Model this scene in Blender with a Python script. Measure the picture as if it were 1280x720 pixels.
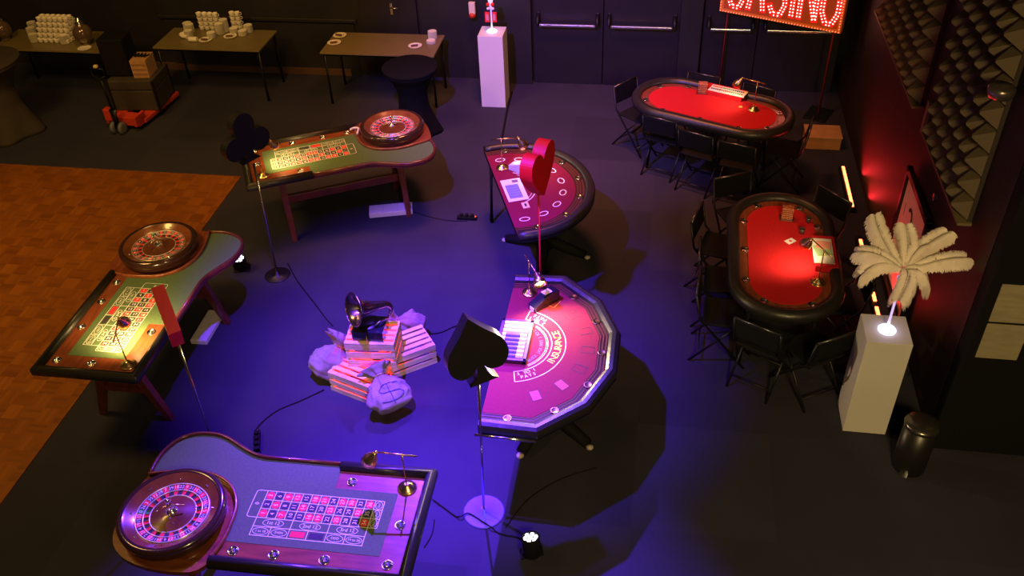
import bpy, bmesh, math, random
from mathutils import Vector, Matrix, noise
random.seed(7)
PI = math.pi
S = bpy.context.scene
for o in list(bpy.data.objects): bpy.data.objects.remove(o)

# ------------------------------------------------------------------ camera
F, YAW, PITCH, ROLL, CH = 1134.9, .188586, .672391, -.0494615, 5.6
fw = Vector((-math.sin(YAW)*math.cos(PITCH), math.cos(YAW)*math.cos(PITCH), -math.sin(PITCH)))
r0 = Vector((math.cos(YAW), math.sin(YAW), 0)); u0 = r0.cross(fw)
rt = r0*math.cos(ROLL)+u0*math.sin(ROLL); up = u0*math.cos(ROLL)-r0*math.sin(ROLL)
cd = bpy.data.cameras.new('camera'); cam = bpy.data.objects.new('camera', cd); S.collection.objects.link(cam)
cam.matrix_world = Matrix(((rt.x, up.x, -fw.x, 0), (rt.y, up.y, -fw.y, 0), (rt.z, up.z, -fw.z, CH), (0, 0, 0, 1)))
cd.sensor_width = 36; cd.lens = F*36/1280; cd.clip_start = .05
S.camera = cam
def at(x, y, z=0.):
    d = fw+rt*((x-640)/F)-up*((y-360)/F)
    return Vector((0, 0, CH))+d*((z-CH)/d.z)

# ------------------------------------------------------------------ light
S.view_settings.view_transform = 'Standard'; S.view_settings.look = 'None'
S.view_settings.exposure = 0.0; S.view_settings.gamma = 1.0; S.view_settings.use_curve_mapping = False
w = bpy.data.worlds.new('world'); S.world = w; w.use_nodes = True
w.node_tree.nodes['Background'].inputs[0].default_value = (1, .62, .30, 1)
w.node_tree.nodes['Background'].inputs[1].default_value = .022
def light(name, kind, loc, energy, col, target=None, **k):
    l = bpy.data.lights.new(name, kind); l.energy = energy; l.color = col
    for a, b in k.items(): setattr(l, a, b)
    o = bpy.data.objects.new(name, l); S.collection.objects.link(o); o.location = loc
    if target is not None:
        o.rotation_euler = (Vector(target)-Vector(loc)).to_track_quat('-Z', 'Y').to_euler()
    return o
R = math.radians
PURPLE = (.14, .032, 1.0)
light('violet_stage_spot', 'SPOT', (-2.3, 4.9, 5.0), 7350, PURPLE, (-1.83, 5.75, 0), spot_size=R(58), spot_blend=1., shadow_soft_size=.05)
light('violet_stage_backlight', 'SPOT', (-2.1, 8.0, 5.0), 16500, PURPLE, (-1.42, 2.72, 0), spot_size=R(41), spot_blend=1., shadow_soft_size=.05)
light('violet_rear_spot', 'SPOT', (-2.3, 4.9, 5.05), 2900, (.28, .14, 1.0), (-1.3, 10.5, .3), spot_size=R(46), spot_blend=1., shadow_soft_size=.06)
light('warm_house_light_left', 'AREA', (-6.8, 4.9, 6.2), 118, (1, .56, .13), (-6.6, 6.4, 0), shape='DISK', size=1.6, spread=R(130))
light('warm_house_light_right', 'AREA', (1.6, -1.2, 5.6), 150, (1, .69, .27), (1.4, 4.6, 0), shape='DISK', size=1.2, spread=R(120))
light('warm_house_light_rear', 'AREA', (-4.6, 7.2, 6.6), 55, (1, .52, .14), (-4.8, 11, .5), shape='DISK', size=1.2, spread=R(110))
light('amber_house_light_rear', 'AREA', (-1.3, 8.6, 6.4), 84, (1, .30, .12), (-1.2, 9.3, 0), shape='DISK', size=1.2, spread=R(72))

# ------------------------------------------------------------------ materials
MC = {}
def mat(name, col=(.5, .5, .5), rough=.5, metal=0., var=0., vs=8., bump=0., bs=200., coat=0., emit=None, es=0., trans=0., sheen=0., alpha=1., stretch=None, col2=None, spec=.5):
    if name in MC: return MC[name]
    m = bpy.data.materials.new(name); m.use_nodes = True; nt = m.node_tree; p = nt.nodes['Principled BSDF']
    p.inputs['Base Color'].default_value = (*col, 1); p.inputs['Roughness'].default_value = rough; p.inputs['Metallic'].default_value = metal
    p.inputs['Coat Weight'].default_value = coat; p.inputs['Transmission Weight'].default_value = trans; p.inputs['Sheen Weight'].default_value = sheen
    p.inputs['Alpha'].default_value = alpha; p.inputs['Specular IOR Level'].default_value = spec
    tc = nt.nodes.new('ShaderNodeTexCoord'); mp = nt.nodes.new('ShaderNodeMapping'); nt.links.new(tc.outputs['Object'], mp.inputs[0])
    if stretch: mp.inputs['Scale'].default_value = stretch
    if var or col2:
        n = nt.nodes.new('ShaderNodeTexNoise'); n.inputs['Scale'].default_value = vs; n.inputs['Detail'].default_value = 4
        nt.links.new(mp.outputs[0], n.inputs['Vector'])
        r = nt.nodes.new('ShaderNodeValToRGB'); nt.links.new(n.outputs['Fac'], r.inputs[0])
        a, b = r.color_ramp.elements; a.position = .35; b.position = .65
        c2 = col2 or tuple(min(1, c*(1+var)) for c in col); c1 = col if col2 else tuple(c*(1-var) for c in col)
        a.color = (*c1, 1); b.color = (*c2, 1); nt.links.new(r.outputs[0], p.inputs['Base Color'])
    if bump:
        n = nt.nodes.new('ShaderNodeTexNoise'); n.inputs['Scale'].default_value = bs; n.inputs['Detail'].default_value = 3
        nt.links.new(mp.outputs[0], n.inputs['Vector'])
        bp = nt.nodes.new('ShaderNodeBump'); bp.inputs['Strength'].default_value = bump; bp.inputs['Distance'].default_value = .01
        nt.links.new(n.outputs['Fac'], bp.inputs['Height']); nt.links.new(bp.outputs[0], p.inputs['Normal'])
    if emit: p.inputs['Emission Color'].default_value = (*emit, 1); p.inputs['Emission Strength'].default_value = es
    MC[name] = m; return m
FELTG = mat('green_felt', (.082, .130, .060), .95, var=.08, vs=60, bump=.04, bs=500, spec=.12)
FELTP = mat('pink_red_felt', (.19, .017, .030), .95, var=.06, vs=60, bump=.04, bs=500, spec=.12)
FELTD = mat('crimson_felt', (.17, .009, .03), .95, var=.06, vs=60, bump=.04, bs=500, spec=.12)
FELTR = mat('red_felt', (.50, .014, .018), .95, var=.06, vs=60, bump=.04, bs=500, spec=.12)
MAHOG = mat('mahogany', (.18, .045, .017), .28, var=.25, vs=5, coat=.4, stretch=(1, 6, 1))
DKWOOD = mat('dark_mahogany', (.10, .020, .012), .3, var=.3, vs=6, coat=.3, stretch=(1, 6, 1))
VINYL = mat('black_vinyl', (.015, .014, .012), .40, bump=.25, bs=18)
BLACK = mat('black_metal', (.007, .007, .007), .4, spec=.35)
BLACKM = mat('matt_black', (.006, .006, .006), .75, spec=.15)
CHROME = mat('chrome', (.75, .75, .75), .18, 1.)
BRASS = mat('brass', (.85, .62, .27), .27, 1.)
WHITE = mat('white_print', (.85, .82, .80), .8)
REDP = mat('red_print', (.75, .02, .03), .8)
BLKP = mat('black_print', (.02, .015, .02), .8)
GRNP = mat('green_print', (.02, .25, .05), .7)
YELP = mat('yellow_print', (.85, .62, .05), .8)
GREYP = mat('grey_print', (.16, .10, .14), .8)
PORC = mat('cream_porcelain', (.82, .76, .62), .35)
PED = mat('white_paint', (.62, .60, .56), .6, var=.03, vs=3)
CRATE = mat('pale_wood', (.66, .54, .38), .8, var=.25, vs=5, stretch=(1, 1, 8), bump=.2, bs=30)
BURLAP = mat('burlap', (.23, .19, .15), .95, var=.18, vs=14, bump=.5, bs=160)
CARDB = mat('brown_board', (.42, .22, .09), .8, var=.1)

# ------------------------------------------------------------------ mesh builder
class B:
    def __init__(s): s.bm = bmesh.new(); s.mats = []; s.M = Matrix.Identity(4)
    def mi(s, m):
        if m not in s.mats: s.mats.append(m)
        return s.mats.index(m)
    def v(s, co): return s.bm.verts.new(s.M @ Vector(co))
    def f(s, vs, m, smooth=False):
        try: f = s.bm.faces.new(vs)
        except ValueError: return None
        f.material_index = s.mi(m); f.smooth = smooth; return f
    def poly(s, pts, m): return s.f([s.v(p) for p in pts], m)
    def box(s, c, d, m, rot=None, bev=0.):
        X = Matrix.Translation(c) @ (rot or Matrix.Identity(4)) @ Matrix.Diagonal((*d, 1))
        r = bmesh.ops.create_cube(s.bm, size=1, matrix=s.M @ X); i = s.mi(m)
        fs = {f for v in r['verts'] for f in v.link_faces}
        for f in fs: f.material_index = i
        if bev:
            es = list({e for v in r['verts'] for e in v.link_edges})
            q = bmesh.ops.bevel(s.bm, geom=es, offset=bev, segments=2, affect='EDGES', profile=.5)
            for f in q['faces']: f.material_index = i
        return s
    def rings(s, rs, m, closed=True, caps=(True, True), smooth=True):
        vs = [[s.v(p) for p in r] for r in rs]; n = len(vs[0])
        for a, b in zip(vs, vs[1:]):
            for i in range(n if closed else n-1):
                j = (i+1) % n; s.f([a[i], a[j], b[j], b[i]], m, smooth)
        if caps[0]: s.f(vs[0][::-1], m)
        if caps[1]: s.f(vs[-1], m)
        return vs
    def lathe(s, prof, m, n=32, c=(0, 0, 0), caps=(True, True), smooth=True, mats=None):
        c = Vector(c); vs = []
        for r, z in prof: vs.append([s.v(c+Vector((max(r, 1e-4)*math.cos(2*PI*i/n), max(r, 1e-4)*math.sin(2*PI*i/n), z))) for i in range(n)])
        for k, (a, b) in enumerate(zip(vs, vs[1:])):
            for i in range(n):
                j = (i+1) % n; s.f([a[i], a[j], b[j], b[i]], mats[k] if mats else m, smooth)
        if caps[0]: s.f(vs[0][::-1], m)
        if caps[1]: s.f(vs[-1], m)
        return s
    def tube(s, pts, r, m, n=8, ell=None):
        pts = [Vector(p) for p in pts]; rs = []; t0 = None
        ref = Vector((0, 0, 1))
        for i, p in enumerate(pts):
            t = (pts[min(i+1, len(pts)-1)]-pts[max(i-1, 0)]).normalized()
            a = t.cross(ref)
            if a.length < .1: a = t.cross(Vector((1, 0, 0)) if t0 is None else t0)
            a.normalize(); t0 = a; b = a.cross(t)
            rr = r[i] if isinstance(r, (list, tuple)) else r
            rs.append([p+(a*math.cos(2*PI*k/n)+b*math.sin(2*PI*k/n)*(ell or 1))*rr for k in range(n)])
        s.rings(rs, m); return s
    def cyl(s, p, q, r, m, n=16, r2=None): return s.tube([p, q], [r, r if r2 is None else r2], m, n)
    def plate(s, outer, z0, z1, m, holes=(), side=None):
        """flat board with holes, z0 bottom, z1 top"""
        side = side or m; loops = [outer]+list(holes); es = []; top = []
        for L in loops:
            vs = [s.v((x, y, z1)) for x, y in L]; top.append(vs)
            for i in range(len(vs)): es.append(s.bm.edges.new((vs[i], vs[(i+1) % len(vs)])))
        r = bmesh.ops.triangle_fill(s.bm, edges=es, use_beauty=True, use_dissolve=False, normal=(0, 0, 1))
        i = s.mi(m); fs = [f for f in r['geom'] if isinstance(f, bmesh.types.BMFace)]
        for f in fs:
            f.material_index = i
            if f.normal.z < 0: f.normal_flip()
        if z0 != z1:
            for L, vs in zip(loops, top):
                lo = [s.v((x, y, z0)) for x, y in L]
                for k in range(len(vs)):
                    j = (k+1) % len(vs); s.f([vs[k], vs[j], lo[j], lo[k]], side)
            es = []
            for L in [outer]:
                lo = [s.v((x, y, z0)) for x, y in L]
                for k in range(len(lo)): es.append(s.bm.edges.new((lo[k], lo[(k+1) % len(lo)])))
            if not holes:
                r = bmesh.ops.triangle_fill(s.bm, edges=es, use_beauty=True, use_dissolve=False, normal=(0, 0, -1))
                for f in r['geom']:
                    if isinstance(f, bmesh.types.BMFace): f.material_index = s.mi(side)
        return s
    def rail(s, path, prof, m, closed=False, smooth=True, caps=True):
        """sweep profile [(inward offset, z)] along a flat path"""
        rs = []
        n = len(path); P = [Vector(p) for p in path]; nor = []
        for i in range(n):
            a = P[i]-P[i-1] if (i > 0 or closed) else P[1]-P[0]
            b = P[(i+1) % n]-P[i] if (i < n-1 or closed) else P[-1]-P[-2]
            na = Vector((-a.y, a.x)).normalized(); nb = Vector((-b.y, b.x)).normalized()
            q = (na+nb); q.normalize(); nor.append(q/max(.35, q.dot(na)))
        for p, q in zip(P, nor): rs.append([(p.x+q.x*d, p.y+q.y*d, z) for d, z in prof])
        if closed: rs.append(rs[0])
        s.rings(rs, m, True, (caps and not closed, caps and not closed), smooth); return s
    def text(s, body, size, M, m):
        vs, fs = glyphs(body); X = M @ Matrix.Diagonal((size, size, 1, 1))
        bv = [s.v(X @ v) for v in vs]
        for f in fs:
            q = s.f([bv[k] for k in f], m)
        return s
    def build(s, name, parent=None, auto=None):
        me = bpy.data.meshes.new(name); bmesh.ops.remove_doubles(s.bm, verts=s.bm.verts, dist=1e-6)
        bmesh.ops.recalc_face_normals(s.bm, faces=s.bm.faces) if auto != 'keep' else None
        s.bm.to_mesh(me); s.bm.free()
        for m in s.mats: me.materials.append(m)
        o = bpy.data.objects.new(name, me); S.collection.objects.link(o)
        if parent is not None: o.parent = parent
        return o
GL = {}
def glyphs(body):
    if body not in GL:
        c = bpy.data.curves.new('t', 'FONT'); c.body = body; c.align_x = 'CENTER'; c.align_y = 'CENTER'; c.resolution_u = 2
        o = bpy.data.objects.new('t', c); me = bpy.data.meshes.new_from_object(o)
        GL[body] = ([v.co.copy() for v in me.vertices], [tuple(p.vertices) for p in me.polygons])
        bpy.data.objects.remove(o); bpy.data.meshes.remove(me); bpy.data.curves.remove(c)
    return GL[body]
def Mxy(x, y, z, xdir):
    """text frame lying flat; xdir = reading direction angle"""
    return Matrix.Translation((x, y, z)) @ Matrix.Rotation(xdir, 4, 'Z')
def rz(a): return Matrix.Rotation(a, 4, 'Z')
def rx(a): return Matrix.Rotation(a, 4, 'X')
def ry(a): return Matrix.Rotation(a, 4, 'Y')
def tag(o, label=None, cat=None, group=None, kind=None):
    if label: o['label'] = label
    if cat: o['category'] = cat
    if group: o['group'] = group
    if kind: o['kind'] = kind
    return o
def empty(name, loc, rot=0, label=None, cat=None, group=None):
    o = bpy.data.objects.new(name, None); S.collection.objects.link(o); o.empty_display_size = .1
    o.location = loc; o.rotation_euler = (0, 0, rot); return tag(o, label, cat, group)
def copy_tree(o, parent=None):
    c = o.copy(); S.collection.objects.link(c)
    if parent is not None: c.parent = parent
    for ch in [x for x in bpy.data.objects if x.parent == o]: copy_tree(ch, c)
    return c
def struct(b, name, auto=None): return tag(b.build(name, auto=auto), kind='structure')
def spline(pts, k=6):
    P = [Vector(p) for p in pts]; out = []
    for i in range(len(P)-1):
        a, b, c, d = P[max(i-1, 0)], P[i], P[i+1], P[min(i+2, len(P)-1)]
        for j in range(k):
            t = j/k; out.append(.5*((2*b)+(c-a)*t+(2*a-5*b+4*c-d)*t*t+(3*b-a-3*c+d)*t**3))
    out.append(P[-1]); return out
def circ(x, y, r, n=20, ry_=None, a0=0): return [(x+r*math.cos(2*PI*i/n+a0), y+(ry_ or r)*math.sin(2*PI*i/n+a0)) for i in range(n)]
def line(b, p, q, wd, z, m):
    p = Vector(p); q = Vector(q); d = (q-p).normalized(); n = Vector((-d.y, d.x))*wd/2; e = d*wd/2
    b.poly([(*(p-e+n), z), (*(p-e-n), z), (*(q+e-n), z), (*(q+e+n), z)], m)
def ringflat(b, pts, wd, z, m, closed=True):
    P = [Vector(p[:2]) for p in pts]; n = len(P); a = []; c = []
    for i in range(n):
        p = P[i-1] if (i > 0 or closed) else P[i]; q = P[(i+1) % n] if (i < n-1 or closed) else P[i]
        d = (q-p).normalized(); nn = Vector((-d.y, d.x))*wd/2
        a.append(b.v((*(P[i]+nn), z))); c.append(b.v((*(P[i]-nn), z)))
    for i in range(n if closed else n-1):
        j = (i+1) % n; b.f([a[i], a[j], c[j], c[i]], m)

# ------------------------------------------------------------------ setting
def carpet():
    m = mat('carpet', (.031, .030, .046), .95, spec=.08); nt = m.node_tree; p = nt.nodes['Principled BSDF']; N = nt.nodes.new; L = nt.links.new
    g = N('ShaderNodeNewGeometry')
    sc = N('ShaderNodeVectorMath'); sc.operation = 'SCALE'; sc.inputs['Scale'].default_value = 1/1.05; L(g.outputs['Position'], sc.inputs[0])
    fl = N('ShaderNodeVectorMath'); fl.operation = 'FLOOR'; L(sc.outputs[0], fl.inputs[0])
    wn = N('ShaderNodeTexWhiteNoise'); wn.noise_dimensions = '2D'; L(fl.outputs[0], wn.inputs['Vector'])
    n1 = N('ShaderNodeTexNoise'); n1.inputs['Scale'].default_value = 1.6; n1.inputs['Detail'].default_value = 5; L(g.outputs['Position'], n1.inputs['Vector'])
    n2 = N('ShaderNodeTexNoise'); n2.inputs['Scale'].default_value = 160; L(g.outputs['Position'], n2.inputs['Vector'])
    a = N('ShaderNodeMath'); a.operation = 'MULTIPLY_ADD'; a.inputs[1].default_value = .22; a.inputs[2].default_value = .55; L(wn.outputs['Value'], a.inputs[0])
    b = N('ShaderNodeMath'); b.operation = 'MULTIPLY_ADD'; b.inputs[1].default_value = .45; L(n1.outputs['Fac'], b.inputs[0]); L(a.outputs[0], b.inputs[2])
    c = N('ShaderNodeMath'); c.operation = 'MULTIPLY_ADD'; c.inputs[1].default_value = .25; L(n2.outputs['Fac'], c.inputs[0]); L(b.outputs[0], c.inputs[2])
    mx = N('ShaderNodeVectorMath'); mx.operation = 'SCALE'; mx.inputs[0].default_value = (.031, .030, .046); L(c.outputs[0], mx.inputs['Scale'])
    L(mx.outputs[0], p.inputs['Base Color'])
    bp = N('ShaderNodeBump'); bp.inputs['Strength'].default_value = .3; bp.inputs['Distance'].default_value = .004; L(n2.outputs['Fac'], bp.inputs['Height']); L(bp.outputs[0], p.inputs['Normal'])
    return m
def parquet():
    m = mat('parquet', (.3, .1, .03), .6, spec=.25); nt = m.node_tree; p = nt.nodes['Principled BSDF']; N = nt.nodes.new; L = nt.links.new
    g = N('ShaderNodeNewGeometry')
    ro = N('ShaderNodeVectorRotate'); ro.rotation_type = 'Z_AXIS'; ro.inputs['Angle'].default_value = R(0); L(g.outputs['Position'], ro.inputs[0])
    sc = N('ShaderNodeVectorMath'); sc.operation = 'SCALE'; sc.inputs['Scale'].default_value = 1/.16; L(ro.outputs[0], sc.inputs[0])
    sx = N('ShaderNodeSeparateXYZ'); L(sc.outputs[0], sx.inputs[0])
    def mth(op, a, b=None):
        q = N('ShaderNodeMath'); q.operation = op
        for i, v in enumerate((a, b)):
            if v is None: continue
            if isinstance(v, (int, float)): q.inputs[i].default_value = v
            else: L(v, q.inputs[i])
        return q.outputs[0]
    fx = mth('FLOOR', sx.outputs[0]); fy = mth('FLOOR', sx.outputs[1])
    par = mth('FLOORED_MODULO', mth('ADD', fx, fy), 2.)
    s1 = mth('MULTIPLY', sx.outputs[0], 5.); s2 = mth('MULTIPLY', sx.outputs[1], 5.)
    st = mth('ADD', mth('MULTIPLY', s1, par), mth('MULTIPLY', s2, mth('SUBTRACT', 1., par)))
    cb = N('ShaderNodeCombineXYZ'); L(fx, cb.inputs[0]); L(fy, cb.inputs[1]); L(mth('MULTIPLY', mth('FLOOR', st), .37), cb.inputs[2])
    wn = N('ShaderNodeTexWhiteNoise'); wn.noise_dimensions = '3D'; L(cb.outputs[0], wn.inputs['Vector'])
    wt = N('ShaderNodeTexWhiteNoise'); wt.noise_dimensions = '2D'; cb2 = N('ShaderNodeCombineXYZ'); L(fx, cb2.inputs[0]); L(fy, cb2.inputs[1]); L(cb2.outputs[0], wt.inputs['Vector'])
    v = mth('ADD', mth('MULTIPLY', wn.outputs['Value'], .45), mth('ADD', mth('MULTIPLY', wt.outputs['Value'], .3), mth('MULTIPLY', par, .25)))
    rp = N('ShaderNodeValToRGB'); L(v, rp.inputs[0]); a, b = rp.color_ramp.elements; a.position = .1; b.position = .95
    a.color = (.15, .040, .002, 1); b.color = (.27, .085, .004, 1); L(rp.outputs[0], p.inputs['Base Color'])
    return m
b = B(); b.box((-1.5, 4.5, -.05), (17, 15.6, .1), carpet()); struct(b, 'floor')
b = B(); b.box((-8.2, 4.5, .004), (6.64, 8.32, .008), parquet()); o = struct(b, 'floor')
WALLM = mat('black_wall', (.016, .014, .014), .5, var=.15, vs=2)
DOORM = mat('black_door', (.014, .011, .014), .45, var=.1, vs=3)
WALLR = mat('dark_wall', (.026, .014, .010), .6, var=.1, vs=2, spec=.25)
b = B()
b.box((-3.85, 11.56, 1.7), (12.1, .12, 3.4), WALLM)
struct(b, 'wall_back')
b = B(); b.box((-5.62, 11.475, .80), (2.9, .05, .05), WALLM, bev=.008); b.box((-5.62, 11.485, .4), (2.8, .03, .7), WALLM); struct(b, 'trim_1')
b = B(); b.box((-5.85, 11.47, .045), (3.0, .06, .09), mat('brown_skirting', (.09, .045, .025), .5)); struct(b, 'baseboard_back')
b = B(); b.box((-2.02, 11.44, 1.7), (.55, .12, 3.4), WALLM); b.box((.33, 11.44, 1.7), (.28, .12, 3.4), WALLM, bev=.01); struct(b, 'trim_2')
def door(n, x0, x1, bar=True):
    d = B(); d.box(((x0+x1)/2, 11.47, 1.1), (x1-x0, .06, 2.2), DOORM, bev=.006); o = struct(d, 'door_%d' % n)
    if bar:
        h = B(); h.box(((x0+x1)/2, 11.33, .87), (x1-x0-.19, .035, .035), mat('steel_bar', (.62, .60, .62), .25, .9), bev=.008)
        p = h.build('push_bar', o)
        e = B()
        for x in (x0+.07, x1-.07): e.tube(spline([(x, 11.44, .97), (x, 11.36, .95), (x, 11.33, .88)], 4), .022, BLACK); e.box((x, 11.43, .95), (.05, .04, .14), BLACK, bev=.01)
        e.build('bar_bracket', o)
    else:
        h = B(); h.box((-3.64, 11.435, 1.0), (.035, .012, .16), CHROME, bev=.003); h.cyl((-3.64, 11.43, 1.03), (-3.64, 11.38, 1.03), .009, CHROME); h.cyl((-3.64, 11.38, 1.03), (-3.53, 11.38, 1.03), .009, CHROME)
        h.build('door_handle', o)
door(1, -4.1, -3.3, False)
for n, (a, c) in enumerate([(-1.72, -.80), (-.79, .19), (.48, 1.17), (1.18, 2.2)]): door(n+2, a, c)
b = B(); b.box((2.36, 8.96, 2.2), (.12, 7.07, 4.4), WALLR); struct(b, 'wall_right')

# egg crate acoustic foam
FOAM = mat('foam', (.13, .098, .05), .95, bump=.2, bs=90)
def foam(y0, y1, z0, z1, label, p=.185):
    t = empty('acoustic_panel', (2.298, y0, z0), 0, label, 'acoustic panel', 'pyramid foam panels on the right wall')
    q = B(); q.box((-.015, (y1-y0)/2, (z1-z0)/2), (.03, y1-y0, z1-z0), mat('foam_back', (.03, .022, .014), .9)); q.build('backing', t)
    q = B(); ny = int((y1-y0)/p); nz = int((z1-z0)/p)
    for i in range(ny):
        for j in range(nz):
            cy, cz = (i+.5)*p, (j+.5)*p; h = p*.46
            bs = [(-.03, cy+sy*h, cz+sz*h) for sy, sz in ((-1, -1), (1, -1), (1, 1), (-1, 1))]
            tp = [(-.145, cy+sy*h*.10, cz+sz*h*.10) for sy, sz in ((-1, -1), (1, -1), (1, 1), (-1, 1))]
            q.rings([bs, tp], FOAM, caps=(False, True), smooth=False)
    q.build('foam_pyramids', t)
    q = B()
    q.box((-.05, (y1-y0)/2, -.012), (.10, y1-y0+.04, .022), mat('trim_olive', (.16, .13, .06), .5)); q.build('edge_strip', t)
foam(5.90, 7.22, 1.73, 4.0, 'large panel of beige foam pyramids on the right wall, nearer the two notices')
foam(7.72, 9.9, 1.73, 4.0, 'panel of foam pyramids high on the right wall, nearer the lit sign')

# dark partition with two notices
b = B(); b.box((2.86, 5.34, 1.5), (1.12, .16, 3.0), mat('partition', (.006, .006, .005), .85, spec=.15), bev=.01)
tag(b.build('partition'), 'black upright partition carrying two blank beige notices at the right edge', 'partition')
PAPER = mat('beige_paper', (.27, .235, .14), .8, var=.1, vs=7, stretch=(1, 1, 5))
for (z0, z1, x0, sk, lab) in ((1.34, 1.67, 2.37, .02, 'upper of the two beige notices on the black partition'), (1.00, 1.32, 2.37, .02, 'lower of the two beige notices on the black partition')):
    q = B(); q.box((x0+.14, 5.252, (z0+z1)/2), (.28, .008, z1-z0), PAPER, bev=.002)
    tag(q.build('notice_sheet'), lab, 'notice', 'beige notices on the partition')
# wall fixture poking out at the far right
t = empty('wall_spotlight', (2.30, 5.86, 2.80), 0, 'dark round fixture jutting from the right wall beside the foam panel', 'wall lamp')
b = B(); b.cyl((0, 0, 0), (-.10, -.02, 0), .012, BLACK); b.build('arm', t)
b = B(); b.M = Matrix.Translation((-.11, -.02, 0)) @ ry(R(0)); b.lathe([(.03, -.05), (.07, -.045), (.085, -.01), (.085, .02), (.07, .035), (.01, .04)], mat('grey_metal', (.20, .17, .15), .3, .8)); b.build('housing', t)

# white pedestals
def pedestal(x, y, s, h, a, label):
    q = B(); q.box((0, 0, h/2), (s, s, h), PED, bev=.003); o = q.build('pedestal'); o.location = (x, y, 0); o.rotation_euler.z = a
    return tag(o, label, 'pedestal')
pedestal(1.81, 5.53, .33, .97, 0, 'tall white pedestal carrying the white feather centrepiece')
pedestal(-2.16, 10.83, .32, .98, 0, 'tall white pedestal near the rear wall, washed in violet light')
GLOW = mat('lit_base', (.9, .9, 1), .3, emit=(.72, .70, 1.), es=3.2)
GLOWS = mat('lit_stem', (.8, .8, 1), .1, emit=(.55, .42, 1.), es=.7)
def vase(x, y, z, label, h):
    t = empty('stem_vase', (x, y, z), 0, label, 'vase')
    q = B(); q.lathe([(.062, 0), (.066, .006), (.060, .014), (.035, .022), (.012, .035)], GLOW, 28); q.build('lit_base', t)
    q = B(); q.lathe([(.013, .03), (.009, .10), (.009, h*.7), (.022, h*.85), (.035, h)], GLOWS, 16); q.build('stem', t)
    light('vase_glow', 'POINT', (0, 0, .06), .4, (.7, .55, 1), shadow_soft_size=.04).parent = t
    return t
vase(1.81, 5.52, .97, 'slim clear vase with glowing base on the feather pedestal', .50)
t = vase(-2.16, 10.83, .98, 'slim vase with glowing base on the rear violet pedestal', .42)
q = B()
for sx in (-1, 1): q.box((sx*.045, -.03, .20), (.06, .012, .13), REDP, bev=.003)
for sx in (-1, 1): q.box((sx*.045, -.037, .20), (.03, .004, .08), mat('pink_print', (.6, .25, .28), .6))
q.build('playing_card_ornament', t)
q = B()
for sx in (-1, 1):
    q.lathe([(.001, -.025), (.018, -.018), (.025, 0), (.018, .018), (.001, .025)], mat('red_gloss', (.75, .02, .01), .3), 14, (sx*.03, -.03, .36))
    q.lathe([(.001, -.02), (.02, -.01), (.02, .01), (.001, .02)], WHITE, 14, (sx*.028, -.03, .31))
q.build('bead_ornament', t)

# ------------------------------------------------------------------ feathers
FEA = mat('feather_white', (.92, .82, .74), .9, var=.05)
def feather_mesh(L, dz, arch, seed, W=.078):
    rnd = random.Random(seed); q = B()
    def sp(t): return Vector((L*(t-.10*t**3)/.9, .03*math.sin(t*3)*(1 if seed % 2 else -1), dz*t**1.6+arch*math.sin(PI*min(1, t*.95))))
    q.tube([sp(i/12) for i in range(13)], [.004*(1-.6*i/12) for i in range(13)], FEA, 5)
    n = 260
    for i in range(n):
        t = .10+.90*i/n; p = sp(t); d = (sp(t+.01)-sp(t-.01)).normalized()
        w = W*math.sin(min(1, .30+(t-.10)*1.5)*PI*.5)*(1-max(0, t-.86)*2.0)
        for sd in (-1, 1):
            for k in range(4):
                ww = w*rnd.uniform(.75, 1.08); lift = rnd.uniform(-.5, .9); fwd = rnd.uniform(.15, .8)
                side = Vector((0, sd, 0)); upv = Vector((-d.z, 0, d.x)).normalized()
                if upv.z < 0: upv = -upv
                pts = [p+side*ww*math.sin(u*1.45)*.9+d*ww*fwd*u+upv*(lift*ww*math.sin(u*2.2)*.55)-Vector((0, 0, ww*.75*u*u*u)) for u in (0, .25, .5, .75, 1.)]
                hw = .0042
                vs = [[q.v(x+d*hw*(1-.5*jj/4)), q.v(x-d*hw*(1-.5*jj/4))] for jj, x in enumerate(pts)]
                for a_, b_ in zip(vs, vs[1:]): q.f([a_[0], a_[1], b_[1], b_[0]], FEA, True)
    return q.build('ostrich_feather', auto='keep')
fc = Vector((1.81, 5.52, 1.54))
tips = [(1094, 270, 1.78, .05, 'feather arching up and back to the left, leftmost of the raised plumes'),
        (1131, 282, 1.76, .04, 'short pinkish feather standing upright in front of the poster'),
        (1185, 291, 1.70, .06, 'feather with curled tip pointing up to the right'),
        (1207, 323, 1.58, .07, 'feather reaching farthest right over the dark floor'),
        (1073, 316, 1.58, .08, 'upper of the two feathers reaching left over the poker table side'),
        (1077, 345, 1.50, .07, 'lower of the two feathers reaching left'),
        (1122, 376, 1.34, .06, 'feather hanging down over the pedestal top'),
        (1156, 360, 1.40, .07, 'feather curling down to the lower right'),
        (1164, 318, 1.54, .12, 'broad feather in front, curling right over the middle of the bunch')]
for i, (tx, ty, tz, ar, lab) in enumerate(tips):
    d = at(tx, ty, tz)-fc
    o = feather_mesh(math.hypot(d.x, d.y), d.z, ar, i+1)
    o.location = fc; o.rotation_euler = (0, 0, math.atan2(d.y, d.x))
    tag(o, 'white ostrich '+lab, 'feather', 'ostrich feathers of the centrepiece')

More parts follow.
